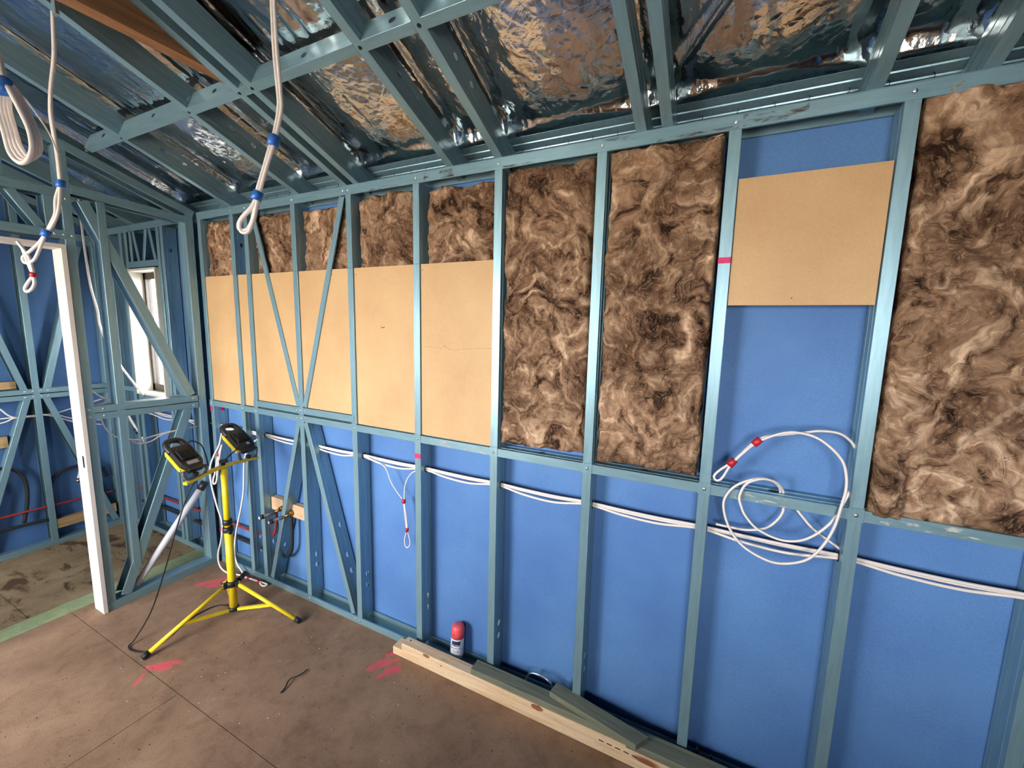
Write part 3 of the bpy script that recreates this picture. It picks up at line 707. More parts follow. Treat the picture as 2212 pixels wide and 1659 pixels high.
# ================================================================== THINGS
# ---- insulation batts
def batt(x0, x1, z0, z1, label, seed, front=0.012, thick=0.065, step=0.005, ragged=0.010, roll=False):
    ox, oz = seed*7.3, seed*3.7
    nx = int((x1-x0)/step)+1; nz = int((z1-z0)/step)+1
    U, V = np.meshgrid(np.linspace(0, 1, nx), np.linspace(0, 1, nz))
    # ragged outline
    zl = np.linspace(z0, z1, nz); xl = np.linspace(x0, x1, nx)
    l = x0+ragged*(0.5+1.6*perlin(zl*7+ox, zl*0+oz)+0.6*perlin(zl*31+ox, zl*0+1.3)); r = x1-ragged*(0.5+1.6*perlin(zl*6+oz, zl*0+ox+4)+0.6*perlin(zl*29+oz, zl*0+2.1))
    bt = z0+ragged*(0.4+1.3*perlin(xl*9+ox, xl*0+8.3)+0.6*perlin(xl*40+ox, xl*0+3.3)); tp_ = z1-ragged*(0.4+1.6*perlin(xl*8+oz, xl*0+6.1)+0.6*perlin(xl*37+oz, xl*0+5.3))
    X = l[:, None]*(1-U)+r[:, None]*U; Z = bt[None, :]*(1-V)+tp_[None, :]*V
    wx = X+0.06*perlin(X*9+ox, Z*9+oz); wz = Z+0.06*perlin(X*9+oz+30, Z*9+ox)
    d = 0.026*perlin(wx*7+ox, wz*5+oz)+0.024*np.abs(perlin(wx*17+ox, wz*13+oz))-0.018*np.abs(perlin(wx*26+oz, wz*21+ox))+0.008*perlin(wx*48+ox, wz*44)+0.003*perlin(wx*95+ox, wz*88)
    em = np.minimum(np.minimum(U*(x1-x0), (1-U)*(x1-x0)), np.minimum(V*(z1-z0), (1-V)*(z1-z0)))
    round_ = np.clip(em/0.03, 0, 1); rr = np.sqrt(np.clip(1-(1-round_)**2, 0, 1))
    Yf = front-d*0.9+(1-rr)*0.030
    if roll:                                             # the side roll that hangs out beside the stud
        a = np.clip(1-np.abs(X-(x0+0.045))/0.045, 0, 1); b_ = np.clip((1.46-Z)/0.10, 0, 1)
        Yf -= 0.040*np.sqrt(a)*b_
    if z0 > 1.9: Yf = np.where(Z < 2.10, np.maximum(Yf, 0.020), Yf)
    P = np.stack([X, Yf, Z], -1)
    # close it with a back skin
    n = nx*nz; idx = np.arange(n).reshape(nz, nx)
    B = P.copy(); B[..., 1] = front+thick
    o = grid_mesh('batt_core', P, WOOL)
    bm = bmesh.new(); bm.from_mesh(o.data)
    edges = [e for e in bm.edges if e.is_boundary]
    ret = bmesh.ops.extrude_edge_only(bm, edges=edges)
    for v in [g for g in ret['geom'] if isinstance(g, bmesh.types.BMVert)]: v.co.y = front+thick
    bm.to_mesh(o.data); bm.free()
    o.name = 'insulation_batt'; o.data.name = 'insulation_batt'
    tag(o, label, 'insulation', 'brown glasswool batts in the wall frame')
    # loose fibres teased out of the surface
    fb = MB(); rs = random.Random(seed)
    nf = int(300*(x1-x0)*(z1-max(z0, z1-1.3)))
    for _ in range(nf):
        i, j = rs.randrange(6, nz-6), rs.randrange(6, nx-6)
        p = Vector(P[i, j]); th = rs.uniform(0, 2*math.pi); c = rs.uniform(-26, 26); ln = rs.uniform(0.04, 0.12); pts = []
        for k in range(9):
            ii = min(nz-2, max(1, int((p.z-z0)/(z1-z0)*(nz-1)))); jj = min(nx-2, max(1, int((p.x-x0)/(x1-x0)*(nx-1))))
            yy = P[ii, jj][1]+0.0012-0.0022*math.sin(math.pi*k/8); pts.append((p.x, yy, p.z))
            th += c*ln/8+rs.uniform(-.2, .2); p = Vector((min(x1-.012, max(x0+.012, p.x+math.cos(th)*ln/8)), 0, min(z1-.012, max(z0+.012, p.z+math.sin(th)*ln/8))))
        if z0 > 1.9 and min(q[2] for q in pts) < 2.105: continue
        rad = rs.choice((0.0007, 0.0012, 0.0020, 0.0032)); fb.tube(pts, [rad*(0.15+0.85*math.sin(math.pi*(k+.3)/8.6)) for k in range(9)], 5, caps=False)
    f = fb.build('loose_fibres', WOOL, o); f['kind'] = 'stuff'
    return o
batt(-1.835, -1.506, 1.95, 2.455, 'narrow brown insulation batt in the corner bay above the tan board', 1, front=0.036)
batt(-1.318, -0.918, 1.95, 2.452, 'brown insulation batt behind the left slanting brace, above the boards', 2, front=0.04)
batt(-0.872, -0.472, 1.95, 2.440, 'brown insulation batt behind the right slanting brace, above the boards', 3, front=0.04)
batt(-0.425, -0.024, 1.95, 2.462, 'squarish brown insulation batt between two plain studs, right of the braces', 4, front=0.03, ragged=0.018)
batt(0.030, 0.428, 1.95, 2.445, 'dark brown insulation batt above the rightmost board of the row', 5, front=0.035, ragged=0.014)
batt(0.474, 0.878, 1.255, 2.462, 'full-height brown insulation batt, left of the tall pair', 6, front=0.012)
batt(0.926, 1.326, 1.245, 2.470, 'full-height brown insulation batt left of the pink-marked stud', 7, front=0.006)
batt(1.824, 2.240, 1.215, 2.50, 'large dark brown insulation batt at the right edge with rolled side', 8, front=0.004, roll=True)

# ---- tan boards fitted between the studs
def board(x0, x1, z0, z1, label, marks=()):
    o = MB().bevbox((x0, 0.010, z0), (x1, 0.016, z1), 0.0006, seg=1).build('fibreboard_panel', BOARD)
    tag(o, label, 'board', 'tan fibreboard panels between the studs')
    for (x, z) in marks: MB().cyl((x, 0.0085, z), (x, 0.0105, z), 0.0022, 8).build('screw_head', BRONZE, o)
    return o
zb0, zb1 = 1.236, 2.0895
board(-1.872, -1.506, zb0, zb1, 'tan board in the corner bay beside the partition', ((-1.58, 1.85),))
board(-1.464, -1.361, zb0, zb1, 'narrow tan board strip between the close pair of studs', ((-1.445, 1.27),))
board(-1.319, -0.916, 1.283, zb1, 'tan board behind the left slanting brace', ((-1.15, 2.06),))
board(-0.874, -0.471, 1.283, zb1, 'tan board behind the right slanting brace', ((-0.855, 2.06), (-0.6, 2.06)))
board(-0.429, -0.021, zb0, zb1, 'plain tan board with a small dark scratch, right of the braces', ((-0.415, 2.055),))
board(0.021, 0.429, zb0, zb1, 'tan board with a wrinkled crease, right end of the row', ((0.032, 2.06),))
board(1.3725, 1.7785, 1.8865, 2.3070, 'separate squarish tan board high up between blue wrap areas', ((1.56, 1.91),))
bo = bpy.data.objects
MB().tube([(-0.245, 0.0095, 1.78), (-0.232, 0.0092, 1.776), (-0.22, 0.0095, 1.779)], 0.0014, 4).build('scratch_mark', BRONZE, bo['fibreboard_panel.004'])
MB().tube(spline([(0.03, 0.0103, 1.69), (0.15, 0.0100, 1.685), (0.16, 0.0098, 1.70), (0.20, 0.0102, 1.678), (0.30, 0.0098, 1.688), (0.42, 0.0103, 1.695)]), 0.0016, 5).build('crease', BOARD, bo['fibreboard_panel.005'])

# ---- cables
def cable(name, label, runs, r=0.0046, tapes=(), group=None, cat='cable', flat=1.0, n=10):
    """one cable thing: its strands in one sheath mesh, tape bands as parts"""
    if group and len(runs) > 1:                       # a bunch: every strand is a cable of its own
        for k, pts in enumerate(runs): o = cable(name, label[k] if isinstance(label, list) else label, [pts], r, tapes if k == 0 else (), group, cat, flat, n)
        return o
    o = MB()
    for pts in runs: o.tube(spline(pts, n), r, 7, flat=flat)
    o = o.build(name, CABLE); tag(o, label, cat, group)
    for (a, b_, rad, mat) in tapes:
        m = (Vector(a)+Vector(b_))/2
        MB().tube([a, m, b_], rad, 12).build('tape_band', mat, o)
    return o
# the wires strung through the studs of the long wall, three strands
def sag_run(xs, amp, dy, dz, rs):
    pts = []
    for a, c in zip(xs[:-1], xs[1:]):
        pts.append((a, 0.047+dy, 1.041+dz)); m = (a+c)/2; s = amp*rs.uniform(0.6, 1.25)*(c-a)/0.45
        pts.append((m-(c-a)*.18, 0.047+dy*1.6, 1.041+dz-s*0.8)); pts.append((m+(c-a)*.15, 0.047+dy*1.6, 1.041+dz-s))
    pts.append((xs[-1], 0.047+dy, 1.041+dz)); return pts
XS = [-1.95, -1.86, -1.485, -1.34, -0.895, -0.45, 0.0, 0.45, 0.9, 1.35, 1.8, 2.25, 2.7]
rs = random.Random(3)
cable('power_cable', 'uppermost white cable strung straight through the stud holes', [sag_run(XS, 0.004, -0.002, 0.005, rs)], 0.0058, group='white cables through the stud holes')
cable('power_cable', 'middle white cable strung through the stud holes', [sag_run(XS, 0.008, 0.003, -0.001, rs)], 0.0058, group='white cables through the stud holes')
cable('power_cable', 'lowest white cable strung through the stud holes, sagging most', [sag_run(XS, 0.019, -0.002, -0.006, rs)], 0.0052, group='white cables through the stud holes')
# taped loop hanging left of the marked stud
cable('cable_drop', 'thin white cable loop with red tape hanging in the blue bay', [
    [(-0.43, 0.046, 1.041), (-0.36, 0.034, 1.034), (-0.259, 0.03, 1.010), (-0.21, 0.03, 0.925), (-0.165, 0.03, 0.875), (-0.129, 0.03, 0.838), (-0.117, 0.03, 0.76), (-0.108, 0.03, 0.675), (-0.121, 0.03, 0.61), (-0.115, 0.03, 0.578), (-0.101, 0.03, 0.572), (-0.085, 0.03, 0.59), (-0.083, 0.03, 0.615), (-0.098, 0.03, 0.675), (-0.108, 0.03, 0.76), (-0.119, 0.03, 0.84), (-0.113, 0.03, 0.925), (-0.085, 0.03, 0.985), (-0.045, 0.03, 1.02), (0.02, 0.046, 1.041)]],
    0.0032, [((-0.124, 0.03, 0.848), (-0.123, 0.03, 0.826), 0.0105, REDTAPE), ((-0.1035, 0.03, 0.686), (-0.1035, 0.03, 0.664), 0.0095, REDTAPE)])
# the loose coil through the noggin hole
cable('cable_coil', 'loose white cable coil with red tape looped around the noggin', [
    [(1.785, 0.03, 1.425), (1.765, 0.02, 1.452), (1.731, 0.012, 1.474), (1.68, 0.006, 1.476), (1.638, 0.002, 1.466), (1.57, 0.0, 1.449), (1.505, -0.004, 1.423), (1.436, -0.006, 1.336), (1.396, -0.007, 1.295), (1.380, -0.007, 1.272), (1.383, -0.007, 1.258), (1.394, -0.008, 1.256), (1.408, -0.009, 1.272), (1.430, -0.010, 1.322), (1.468, -0.010, 1.376), (1.506, -0.011, 1.418), (1.56, -0.013, 1.452), (1.605, -0.015, 1.466), (1.66, -0.017, 1.460), (1.705, -0.019, 1.433), (1.742, -0.02, 1.392), (1.757, -0.021, 1.346), (1.761, -0.022, 1.296), (1.755, -0.023, 1.246), (1.744, -0.024, 1.17), (1.722, -0.024, 1.101), (1.690, -0.024, 1.045), (1.648, -0.023, 1.014), (1.595, -0.021, 0.998), (1.542, -0.019, 1.007), (1.485, -0.016, 1.036), (1.441, -0.013, 1.092), (1.418, -0.012, 1.168), (1.432, -0.011, 1.222), (1.469, -0.009, 1.262), (1.525, -0.004, 1.287), (1.565, 0.012, 1.278), (1.590, 0.035, 1.250), (1.596, 0.05, 1.215), (1.606, 0.05, 1.190), (1.608, 0.042, 1.165), (1.592, 0.036, 1.13), (1.56, 0.032, 1.095), (1.505, 0.03, 1.075), (1.45, 0.03, 1.072), (1.40, 0.036, 1.07)],
    [(1.787, 0.03, 1.290), (1.765, 0.012, 1.235), (1.732, -0.006, 1.166), (1.673, -0.016, 1.104), (1.607, -0.018, 1.084), (1.534, -0.018, 1.104), (1.492, -0.017, 1.143), (1.474, -0.016, 1.178), (1.466, -0.015, 1.214), (1.484, -0.013, 1.262), (1.53, -0.008, 1.287), (1.575, 0.012, 1.276), (1.597, 0.04, 1.248), (1.612, 0.05, 1.215), (1.633, 0.05, 1.198), (1.665, 0.046, 1.16), (1.704, 0.044, 1.12), (1.783, 0.045, 1.068)]],
    0.0046, [((1.4245, -0.008, 1.318), (1.4405, -0.008, 1.342), 0.0125, REDTAPE), ((1.494, -0.0075, 1.405), (1.512, -0.0075, 1.428), 0.0125, REDTAPE)])

# hanging looms (positions are plan points of the room, heights in metres)
def loom(name, label, path, strands, r, spread, tapes, loop=None):
    o = MB(); R0 = random.Random(len(path)*7+strands)
    for s in range(strands):
        a = 2*math.pi*s/strands; off = Vector((math.cos(a)*0.8, math.sin(a)*0.5, 0))*spread
        o.tube([p+off*(0.9+0.1*math.sin(k*.3+s)) for k, p in enumerate(spline(path, 10))], r, 7)
    if loop:
        for lp in loop: o.tube(spline(lp, 10), r, 7)
    o = o.build(name, CABLE); tag(o, label, 'cable')
    for (a, b_, rad, mat) in tapes: MB().tube([a, (Vector(a)+Vector(b_))/2, b_], rad, 12).build('tape_band', mat, o)
    return o
loom('hanging_cable_loom', 'long white cable loop with blue tape hanging from the foil near the middle', [(0.020, -0.70, 2.93), (0.035, -0.714, 2.785), (0.058, -0.729, 2.614), (0.076, -0.737, 2.500), (0.083, -0.741, 2.455), (0.079, -0.750, 2.403), (0.073, -0.761, 2.353), (0.060, -0.776, 2.292), (0.049, -0.791, 2.228), (0.040, -0.803, 2.179)],
     3, 0.0058, 0.0085, [((0.0740, -0.759, 2.366), (0.0700, -0.765, 2.334), 0.0165, BLUETAPE), ((0.0425, -0.800, 2.193), (0.036, -0.807, 2.167), 0.0145, BLUETAPE)],
     [[(0.040+q*.6, -0.803, 2.179), (0.025+q, -0.816, 2.144), (0.004+q, -0.831, 2.115), (-0.005+q, -0.839, 2.092), (0.001+q, -0.839, 2.075-q), (0.019+q, -0.829, 2.076-q), (0.030+q, -0.820, 2.099), (0.036+q, -0.812, 2.135), (0.041+q*.6, -0.803, 2.179)] for q in (0, 0.007)])
loom('hanging_cable_loom', 'thick bunched white cable loop with blue tape at the left edge', [(-0.47, -1.19, 2.80), (-0.422, -1.205, 2.543), (-0.398, -1.204, 2.471), (-0.378, -1.204, 2.405), (-0.372, -1.203, 2.388)],
     4, 0.0062, 0.010, [((-0.379, -1.205, 2.408), (-0.367, -1.205, 2.366), 0.020, BLUETAPE)],
     [[(-0.377+q*.2, -1.206+q, 2.393), (-0.374+q*.6, -1.213+q, 2.339), (-0.353+q*.6, -1.212+q, 2.267), (-0.337+q*.5, -1.211+q, 2.225+q), (-0.315+q*.2, -1.204+q, 2.199+q), (-0.297-q*.2, -1.193+q, 2.204+q), (-0.289-q*.5, -1.185+q, 2.232+q*.5), (-0.299-q*.6, -1.183+q, 2.274), (-0.320-q*.6, -1.188+q, 2.322), (-0.351-q*.4, -1.195+q, 2.376), (-0.370, -1.201+q, 2.399)] for q in (0, 0.006, 0.012, -0.006)])
loom('hanging_cable_loom', 'white cable loop with blue and red tape hanging in front of the doorway', [(-1.020, -0.877, 2.99), (-1.018, -0.883, 2.916), (-1.004, -0.896, 2.784), (-1.005, -0.915, 2.661), (-0.999, -0.925, 2.573), (-0.982, -0.929, 2.495), (-0.962, -0.932, 2.407), (-0.943, -0.938, 2.302)],
     2, 0.0058, 0.006, [((-0.943, -0.937, 2.311), (-0.943, -0.940, 2.284), 0.0145, BLUETAPE), ((-0.975, -0.981, 2.122), (-0.981, -0.988, 2.097), 0.0145, BLUETAPE), ((-1.007, -1.0225, 1.960), (-1.0095, -1.0255, 1.943), 0.010, REDTAPE)],
     [[(-0.943, -0.938, 2.302), (-0.956, -0.953, 2.240), (-0.953, -0.959, 2.188), (-0.961, -0.970, 2.152), (-0.978, -0.984, 2.111)], [(-0.943, -0.938, 2.302), (-0.938, -0.947, 2.241), (-0.940, -0.956, 2.188), (-0.954, -0.969, 2.144), (-0.977, -0.984, 2.111)],
      [(-0.978, -0.984, 2.111), (-0.999, -1.001, 2.072), (-1.031, -1.022, 2.036), (-1.048, -1.034, 2.017), (-1.043, -1.034, 1.999), (-1.027, -1.027, 1.996), (-1.008, -1.015, 2.010), (-0.995, -1.003, 2.046), (-0.987, -0.993, 2.081), (-0.976, -0.984, 2.111)],
      [(-1.054, -1.031, 2.055), (-1.039, -1.029, 2.019), (-1.019, -1.026, 1.975), (-1.008, -1.024, 1.951), (-1.002, -1.025, 1.919), (-1.010, -1.033, 1.896), (-1.025, -1.042, 1.887), (-1.032, -1.043, 1.901), (-1.022, -1.034, 1.926), (-1.009, -1.024, 1.951), (-1.017, -1.023, 1.984), (-1.033, -1.025, 2.024), (-1.062, -1.040, 2.075)]])
cable('thin_cable', 'single thin white cable slanting between two hanging loops at the upper left', [[(-0.36, -1.20, 2.40), (-0.45, -1.14, 2.395), (-0.693, -1.03, 2.40), (-0.955, -0.932, 2.407)]], 0.0026)
cable('thin_cable', 'white cable hanging behind the partition brace beside the doorway', [[(-2.978, -0.212, 2.72), (-2.945, -0.234, 2.70), (-2.912, -0.234, 2.650), (-2.869, -0.248, 2.416), (-2.828, -0.258, 2.216), (-2.782, -0.265, 2.016), (-2.726, -0.262, 1.850), (-2.703, -0.261, 1.72), (-2.70, -0.2, 1.50), (-2.74, -0.03, 1.18)]], 0.0075)
# cables in the next room
cable('cable_drop', ['short white cable bend above the partition noggins beside the doorway stud', 'upper white cable sagging through the partition studs below the noggins', 'lower white cable sagging through the partition studs behind the left lamp'], [
    [(-1.925, -0.62, 1.385), (-1.925, -0.562, 1.326), (-1.925, -0.526, 1.305), (-1.925, -0.557, 1.286), (-1.925, -0.61, 1.277)],
    [(-1.925, -0.575, 1.215), (-1.925, -0.566, 1.165), (-1.925, -0.548, 1.115), (-1.925, -0.502, 1.062), (-1.925, -0.457, 1.039), (-1.925, -0.40, 1.025), (-1.925, -0.371, 1.027), (-1.925, -0.275, 1.040), (-1.925, -0.166, 1.046), (-1.925, -0.06, 1.045)],
    [(-1.925, -0.457, 1.037), (-1.925, -0.41, 1.004), (-1.925, -0.373, 0.998), (-1.925, -0.33, 1.005), (-1.925, -0.275, 1.032), (-1.925, -0.166, 1.046)]], 0.0042, group='cables looped through the partition')
cable('cable_drop', ['left white cable of the taped pair dropping behind the partition stud', 'right white cable of the taped pair dropping behind the partition stud'], [[(-3.20, 0.02, 1.05), (-3.165, 0.02, 0.96), (-3.03, 0.02, 0.843), (-2.947, 0.025, 0.765), (-2.90, 0.03, 0.72)], [(-3.18, 0.012, 1.06), (-3.14, 0.012, 0.97), (-3.00, 0.012, 0.848), (-2.925, 0.02, 0.77), (-2.88, 0.03, 0.73)]], 0.0085, [((-3.045, 0.018, 0.862), (-3.01, 0.018, 0.835), 0.022, NAVY)], group='taped cable pair')
cable('power_cable', ['topmost white cable of the three below the far window', 'middle white cable of the three below the far window', 'lowest white cable of the three below the far window'], [[(-3.2, 0.045+q, 1.03+z), (-2.821, 0.04+q, 1.030+z), (-2.6, 0.035+q, 1.02+z*1.5), (-2.457, 0.04+q, 1.022+z), (-2.345, 0.045, 1.035), (-2.15, 0.045+q, 1.02+z), (-1.99, 0.045, 1.04), (-1.95, 0.046, 1.041)] for q, z in ((0, .012), (.008, 0), (-.006, -.013))], 0.005, group='cables below the far window')
cable('power_cable', ['white cable across the far end wall rising at both ends', 'nearly level white cable across the far end wall', 'white cable across the far end wall dropping lowest at both ends'], [[(BX0-0.03, -1.0, 1.20), (BX0-0.03, -0.75, 1.16), (BX0-0.03, -0.674, 1.127), (BX0-0.03, -0.602, 1.050), (BX0-0.03, -0.412, 1.044), (BX0-0.03, -0.302, 1.067), (BX0-0.03, -0.10, 1.12)], [(BX0-0.034, -1.0, 1.05), (BX0-0.034, -0.681, 1.051), (BX0-0.034, -0.59, 1.048), (BX0-0.034, -0.412, 1.040), (BX0-0.034, -0.30, 0.987), (BX0-0.034, -0.12, 0.94)], [(BX0-0.026, -1.0, 0.99), (BX0-0.026, -0.684, 1.018), (BX0-0.026, -0.60, 1.046), (BX0-0.026, -0.44, 1.038), (BX0-0.026, -0.30, 0.962), (BX0-0.026, -0.12, 0.90)]], 0.0048, group='cables across the far end wall')
# flex hanging behind the work light
cable('cable_drop', 'white cable loop with red tape trailing to the floor behind the work light', [
    [(-1.32, 0.03, 1.035), (-1.385, -0.02, 0.985), (-1.440, -0.030, 0.896), (-1.464, -0.030, 0.811), (-1.487, -0.030, 0.642), (-1.534, -0.030, 0.498), (-1.609, -0.030, 0.309), (-1.642, -0.030, 0.159), (-1.623, -0.032, 0.076), (-1.562, -0.036, 0.033), (-1.50, -0.045, 0.008), (-1.46, -0.043, 0.008)],
    [(-1.50, 0.04, 1.04), (-1.58, -0.03, 1.06), (-1.633, -0.055, 1.05), (-1.678, -0.060, 0.948), (-1.757, -0.060, 0.853), (-1.815, -0.060, 0.757), (-1.815, -0.060, 0.636), (-1.768, -0.060, 0.492), (-1.715, -0.060, 0.365), (-1.742, -0.060, 0.235), (-1.785, -0.065, 0.115), (-1.767, -0.07, 0.032), (-1.675, -0.075, 0.008), (-1.56, -0.055, 0.012), (-1.46, -0.046, 0.010)],
    [(-1.46, -0.043, 0.010), (-1.36, -0.034, 0.010), (-1.31, -0.028, 0.010), (-1.285, -0.030, 0.010), (-1.288, -0.046, 0.010), (-1.31, -0.052, 0.010), (-1.35, -0.040, 0.010)],
    [(-1.66, -0.06, 0.93), (-1.713, -0.060, 0.843), (-1.755, -0.060, 0.735), (-1.79, -0.060, 0.665), (-1.778, -0.060, 0.645), (-1.745, -0.060, 0.676), (-1.706, -0.060, 0.811), (-1.65, -0.060, 0.95)]],
    0.0062, [((-1.475, -0.045, 0.010), (-1.462, -0.043, 0.010), 0.012, REDTAPE), ((-1.375, -0.035, 0.010), (-1.36, -0.034, 0.010), 0.012, REDTAPE), ((-1.690, -0.060, 0.885), (-1.698, -0.060, 0.865), 0.013, REDTAPE)])

# ---- plumbing
def pipe(name, label, pts, r, mat, cat='pipe', n=8, parts=()):
    o = MB().tube(spline(pts, n), r, 10).build(name, mat); return tag(o, label, cat)
pipe('water_pipe', 'red plastic water pipe running low through the long wall studs', [(-3.24, 0.055, 0.300), (-2.8, 0.052, 0.290), (-2.3, 0.055, 0.294), (-1.8, 0.058, 0.291), (-1.45, 0.058, 0.292), (-1.37, 0.056, 0.293), (-1.30, 0.052, 0.345), (-1.275, 0.050, 0.42), (-1.262, 0.048, 0.515)], 0.0085, REDPIPE)
pipe('water_pipe', 'black lagged water pipe below the red one in the long wall', [(-3.24, 0.052, 0.180), (-2.8, 0.052, 0.198), (-2.3, 0.055, 0.190), (-1.7, 0.058, 0.190), (-1.25, 0.055, 0.190), (-1.13, 0.045, 0.25), (-1.098, 0.040, 0.36), (-1.097, 0.040, 0.515)], 0.011, BLACKPIPE)
pipe('water_pipe', 'thin red pipe crossing the far end wall low down', [(BX0-0.02, -1.3, 0.325), (BX0-0.02, -0.75, 0.322), (BX0-0.02, -0.306, 0.317), (BX0-0.02, -0.10, 0.31)], 0.0085, REDPIPE)
pipe('water_pipe', 'black pipe arching up and over left of the far wall stud', [(BX0-0.035, -0.95, 0.60), (BX0-0.035, -0.80, 0.685), (BX0-0.035, -0.671, 0.674), (BX0-0.035, -0.615, 0.62), (BX0-0.035, -0.591, 0.523), (BX0-0.035, -0.60, 0.38), (BX0-0.035, -0.628, 0.235)], 0.0125, BLACKPIPE)
pipe('water_pipe', 'black pipe arching right of the far wall stud behind the door jamb', [(BX0-0.035, -0.461, 0.20), (BX0-0.035, -0.463, 0.335), (BX0-0.035, -0.463, 0.48), (BX0-0.035, -0.42, 0.56), (BX0-0.035, -0.308, 0.590), (BX0-0.035, -0.20, 0.565), (BX0-0.035, -0.13, 0.45)], 0.0125, BLACKPIPE)
pipe('water_pipe', 'black pipe lying level along the foot of the far wall', [(BX0-0.03, -1.2, 0.228), (BX0-0.03, -0.757, 0.222), (BX0-0.03, -0.52, 0.209), (BX0-0.03, -0.30, 0.16)], 0.012, BLACKPIPE)
t = empty('tap_elbow', (BX0-0.01, -0.315, 0.49), label='small chrome pipe end on the far wall beside the door jamb', cat='pipe fitting')
MB().cyl((BX0-0.05, -0.285, 0.535), (BX0+0.025, -0.322, 0.490), 0.012, 12).build('spigot', PVC, t)
MB().cyl((BX0+0.020, -0.319, 0.493), (BX0+0.040, -0.330, 0.478), 0.014, 12).build('end_nipple', CHROME, t)
def tap(x, z, bx0, bx1, label, blabel):
    blk = MB().bevbox((bx0, 0.050, z+0.005), (bx1, 0.092, z+0.095), 0.004).build('timber_block', BLOCKW); tag(blk, blabel, 'block')
    t = empty('tap_elbow', (x, 0.05, z), label=label, cat='pipe fitting')
    xe = x+0.075
    MB().cyl((xe, 0.050, z+0.04), (xe, 0.030, z+0.036), 0.017, 14).build('wall_flange', BRASS, t)
    MB().tube([(xe, 0.034, z+0.037), (xe-0.008, 0.018, z+0.030), (xe-0.03, 0.004, z+0.020)], 0.0095, 10).build('elbow', BRASS, t)
    MB().cyl((xe-0.022, 0.010, z+0.022), (x-0.006, -0.040, z-0.004), 0.0115, 14).build('spigot', GREYP, t)
    MB().cyl((x+0.002, -0.036, z-0.002), (x-0.012, -0.048, z-0.008), 0.0150, 14).build('collar', BLACKP, t)
    MB().cyl((x-0.010, -0.046, z-0.007), (x-0.020, -0.055, z-0.012), 0.0105, 14).build('end_nipple', PVC, t)
tap(-1.270, 0.512, -1.315, -1.195, 'grey capped tap spigot on the left pine block', 'short pine block left of the slanting brace, behind the tap')
tap(-1.172, 0.503, -1.125, -0.918, 'grey capped tap spigot with brass elbow on the right pine block', 'longer pine block beside the middle stud, behind the tap')

# ---- grey pipe inside the partition frame
t = empty('drain_pipe', (-1.925, -0.51, 0.06), label='grey plastic pipe leaning inside the partition frame with black top collar', cat='pipe')
MB().cyl((-1.925, -0.490, 0.075), (-1.852, -0.105, 0.620), 0.0215, 18).build('tube', PVC, t)
MB().cyl((-1.854, -0.115, 0.606), (-1.848, -0.082, 0.655), 0.0245, 18).build('collar', BLACKP, t)

# ---- twin work light on a yellow tripod
W = empty('work_light_stand', (-1.19, -0.30, 0), label='yellow tripod work light with two black lamp heads', cat='work light')
PX_, PY_ = -1.185, -0.305
MB().cyl((PX_, PY_, 0.055), (PX_, PY_, 0.575), 0.0225, 20).build('lower_pole', YELLOW, W)
MB().cyl((PX_-0.004, PY_, 0.56), (PX_-0.010, PY_+0.004, 0.935), 0.0175, 20).build('upper_pole', YELLOW, W)
MB().lathe([(0.027, 0), (0.029, 0.004), (0.029, 0.026), (0.025, 0.030)], 20, Matrix.Translation((PX_-0.002, PY_, 0.545))).build('clamp_collar', BLACKP, W)
MB().lathe([(0.024, 0), (0.026, 0.004), (0.026, 0.028), (0.022, 0.032)], 20, Matrix.Translation((PX_-0.003, PY_, 0.590))).build('clamp_collar', BLACKP, W)
MB().cyl((PX_+0.02, PY_-0.01, 0.556), (PX_+0.052, PY_-0.016, 0.556), 0.010, 12).build('clamp_knob', BLACKP, W)
hub = MB().lathe([(0.028, 0), (0.033, 0.004), (0.033, 0.032), (0.028, 0.036)], 20, Matrix.Translation((PX_, PY_, 0.195))).build('leg_hub', BLACKP, W)
MB().lathe([(0.026, 0), (0.029, 0.003), (0.029, 0.022), (0.025, 0.025)], 20, Matrix.Translation((PX_, PY_, 0.035))).build('brace_hub', BLACKP, W)
MB().cyl((PX_+0.02, PY_+0.035, 0.225), (PX_-0.005, PY_+0.085, 0.232), 0.014, 12).build('hub_knob', BLACKP, W)
feet = [(-1.245, -0.735), (-0.775, -0.165), (-1.56, -0.16)]
for fx, fy in feet:
    d = Vector((fx-PX_, fy-PY_, 0)).normalized(); h0 = Vector((PX_, PY_, 0.212))+d*0.036; ft = Vector((fx, fy, 0.014))
    MB().box((-0.012, -0.03, -0.016), (0.012, 0.012, 0.016), Matrix.Translation(h0) @ d.to_track_quat('Y', 'Z').to_matrix().to_4x4()).build('hub_bracket', BLACKP, W)
    lg = MB().tube([h0, ft], 0.0115, 14).build('leg', YELLOW, W)
    ax = (ft-h0).normalized(); MB().tube([ft-ax*0.028, ft+ax*0.006], 0.0145, 14).build('rubber_foot', BLACKR, lg)
    mid = h0.lerp(ft, 0.56); q0 = Vector((PX_, PY_, 0.047))+d*0.028
    z = (mid-q0).normalized(); M = Matrix.Translation(q0) @ z.to_track_quat('Y', 'Z').to_matrix().to_4x4(); Lb = (mid-q0).length
    MB().bevbox((-0.008, 0, -0.010), (0.008, Lb, 0.006), 0.001, M).build('brace_strut', YELLOW, W)
    screw(lg, h0+d*0.014+Vector((0, 0, 0.012)), (d.x, d.y, 0.6))
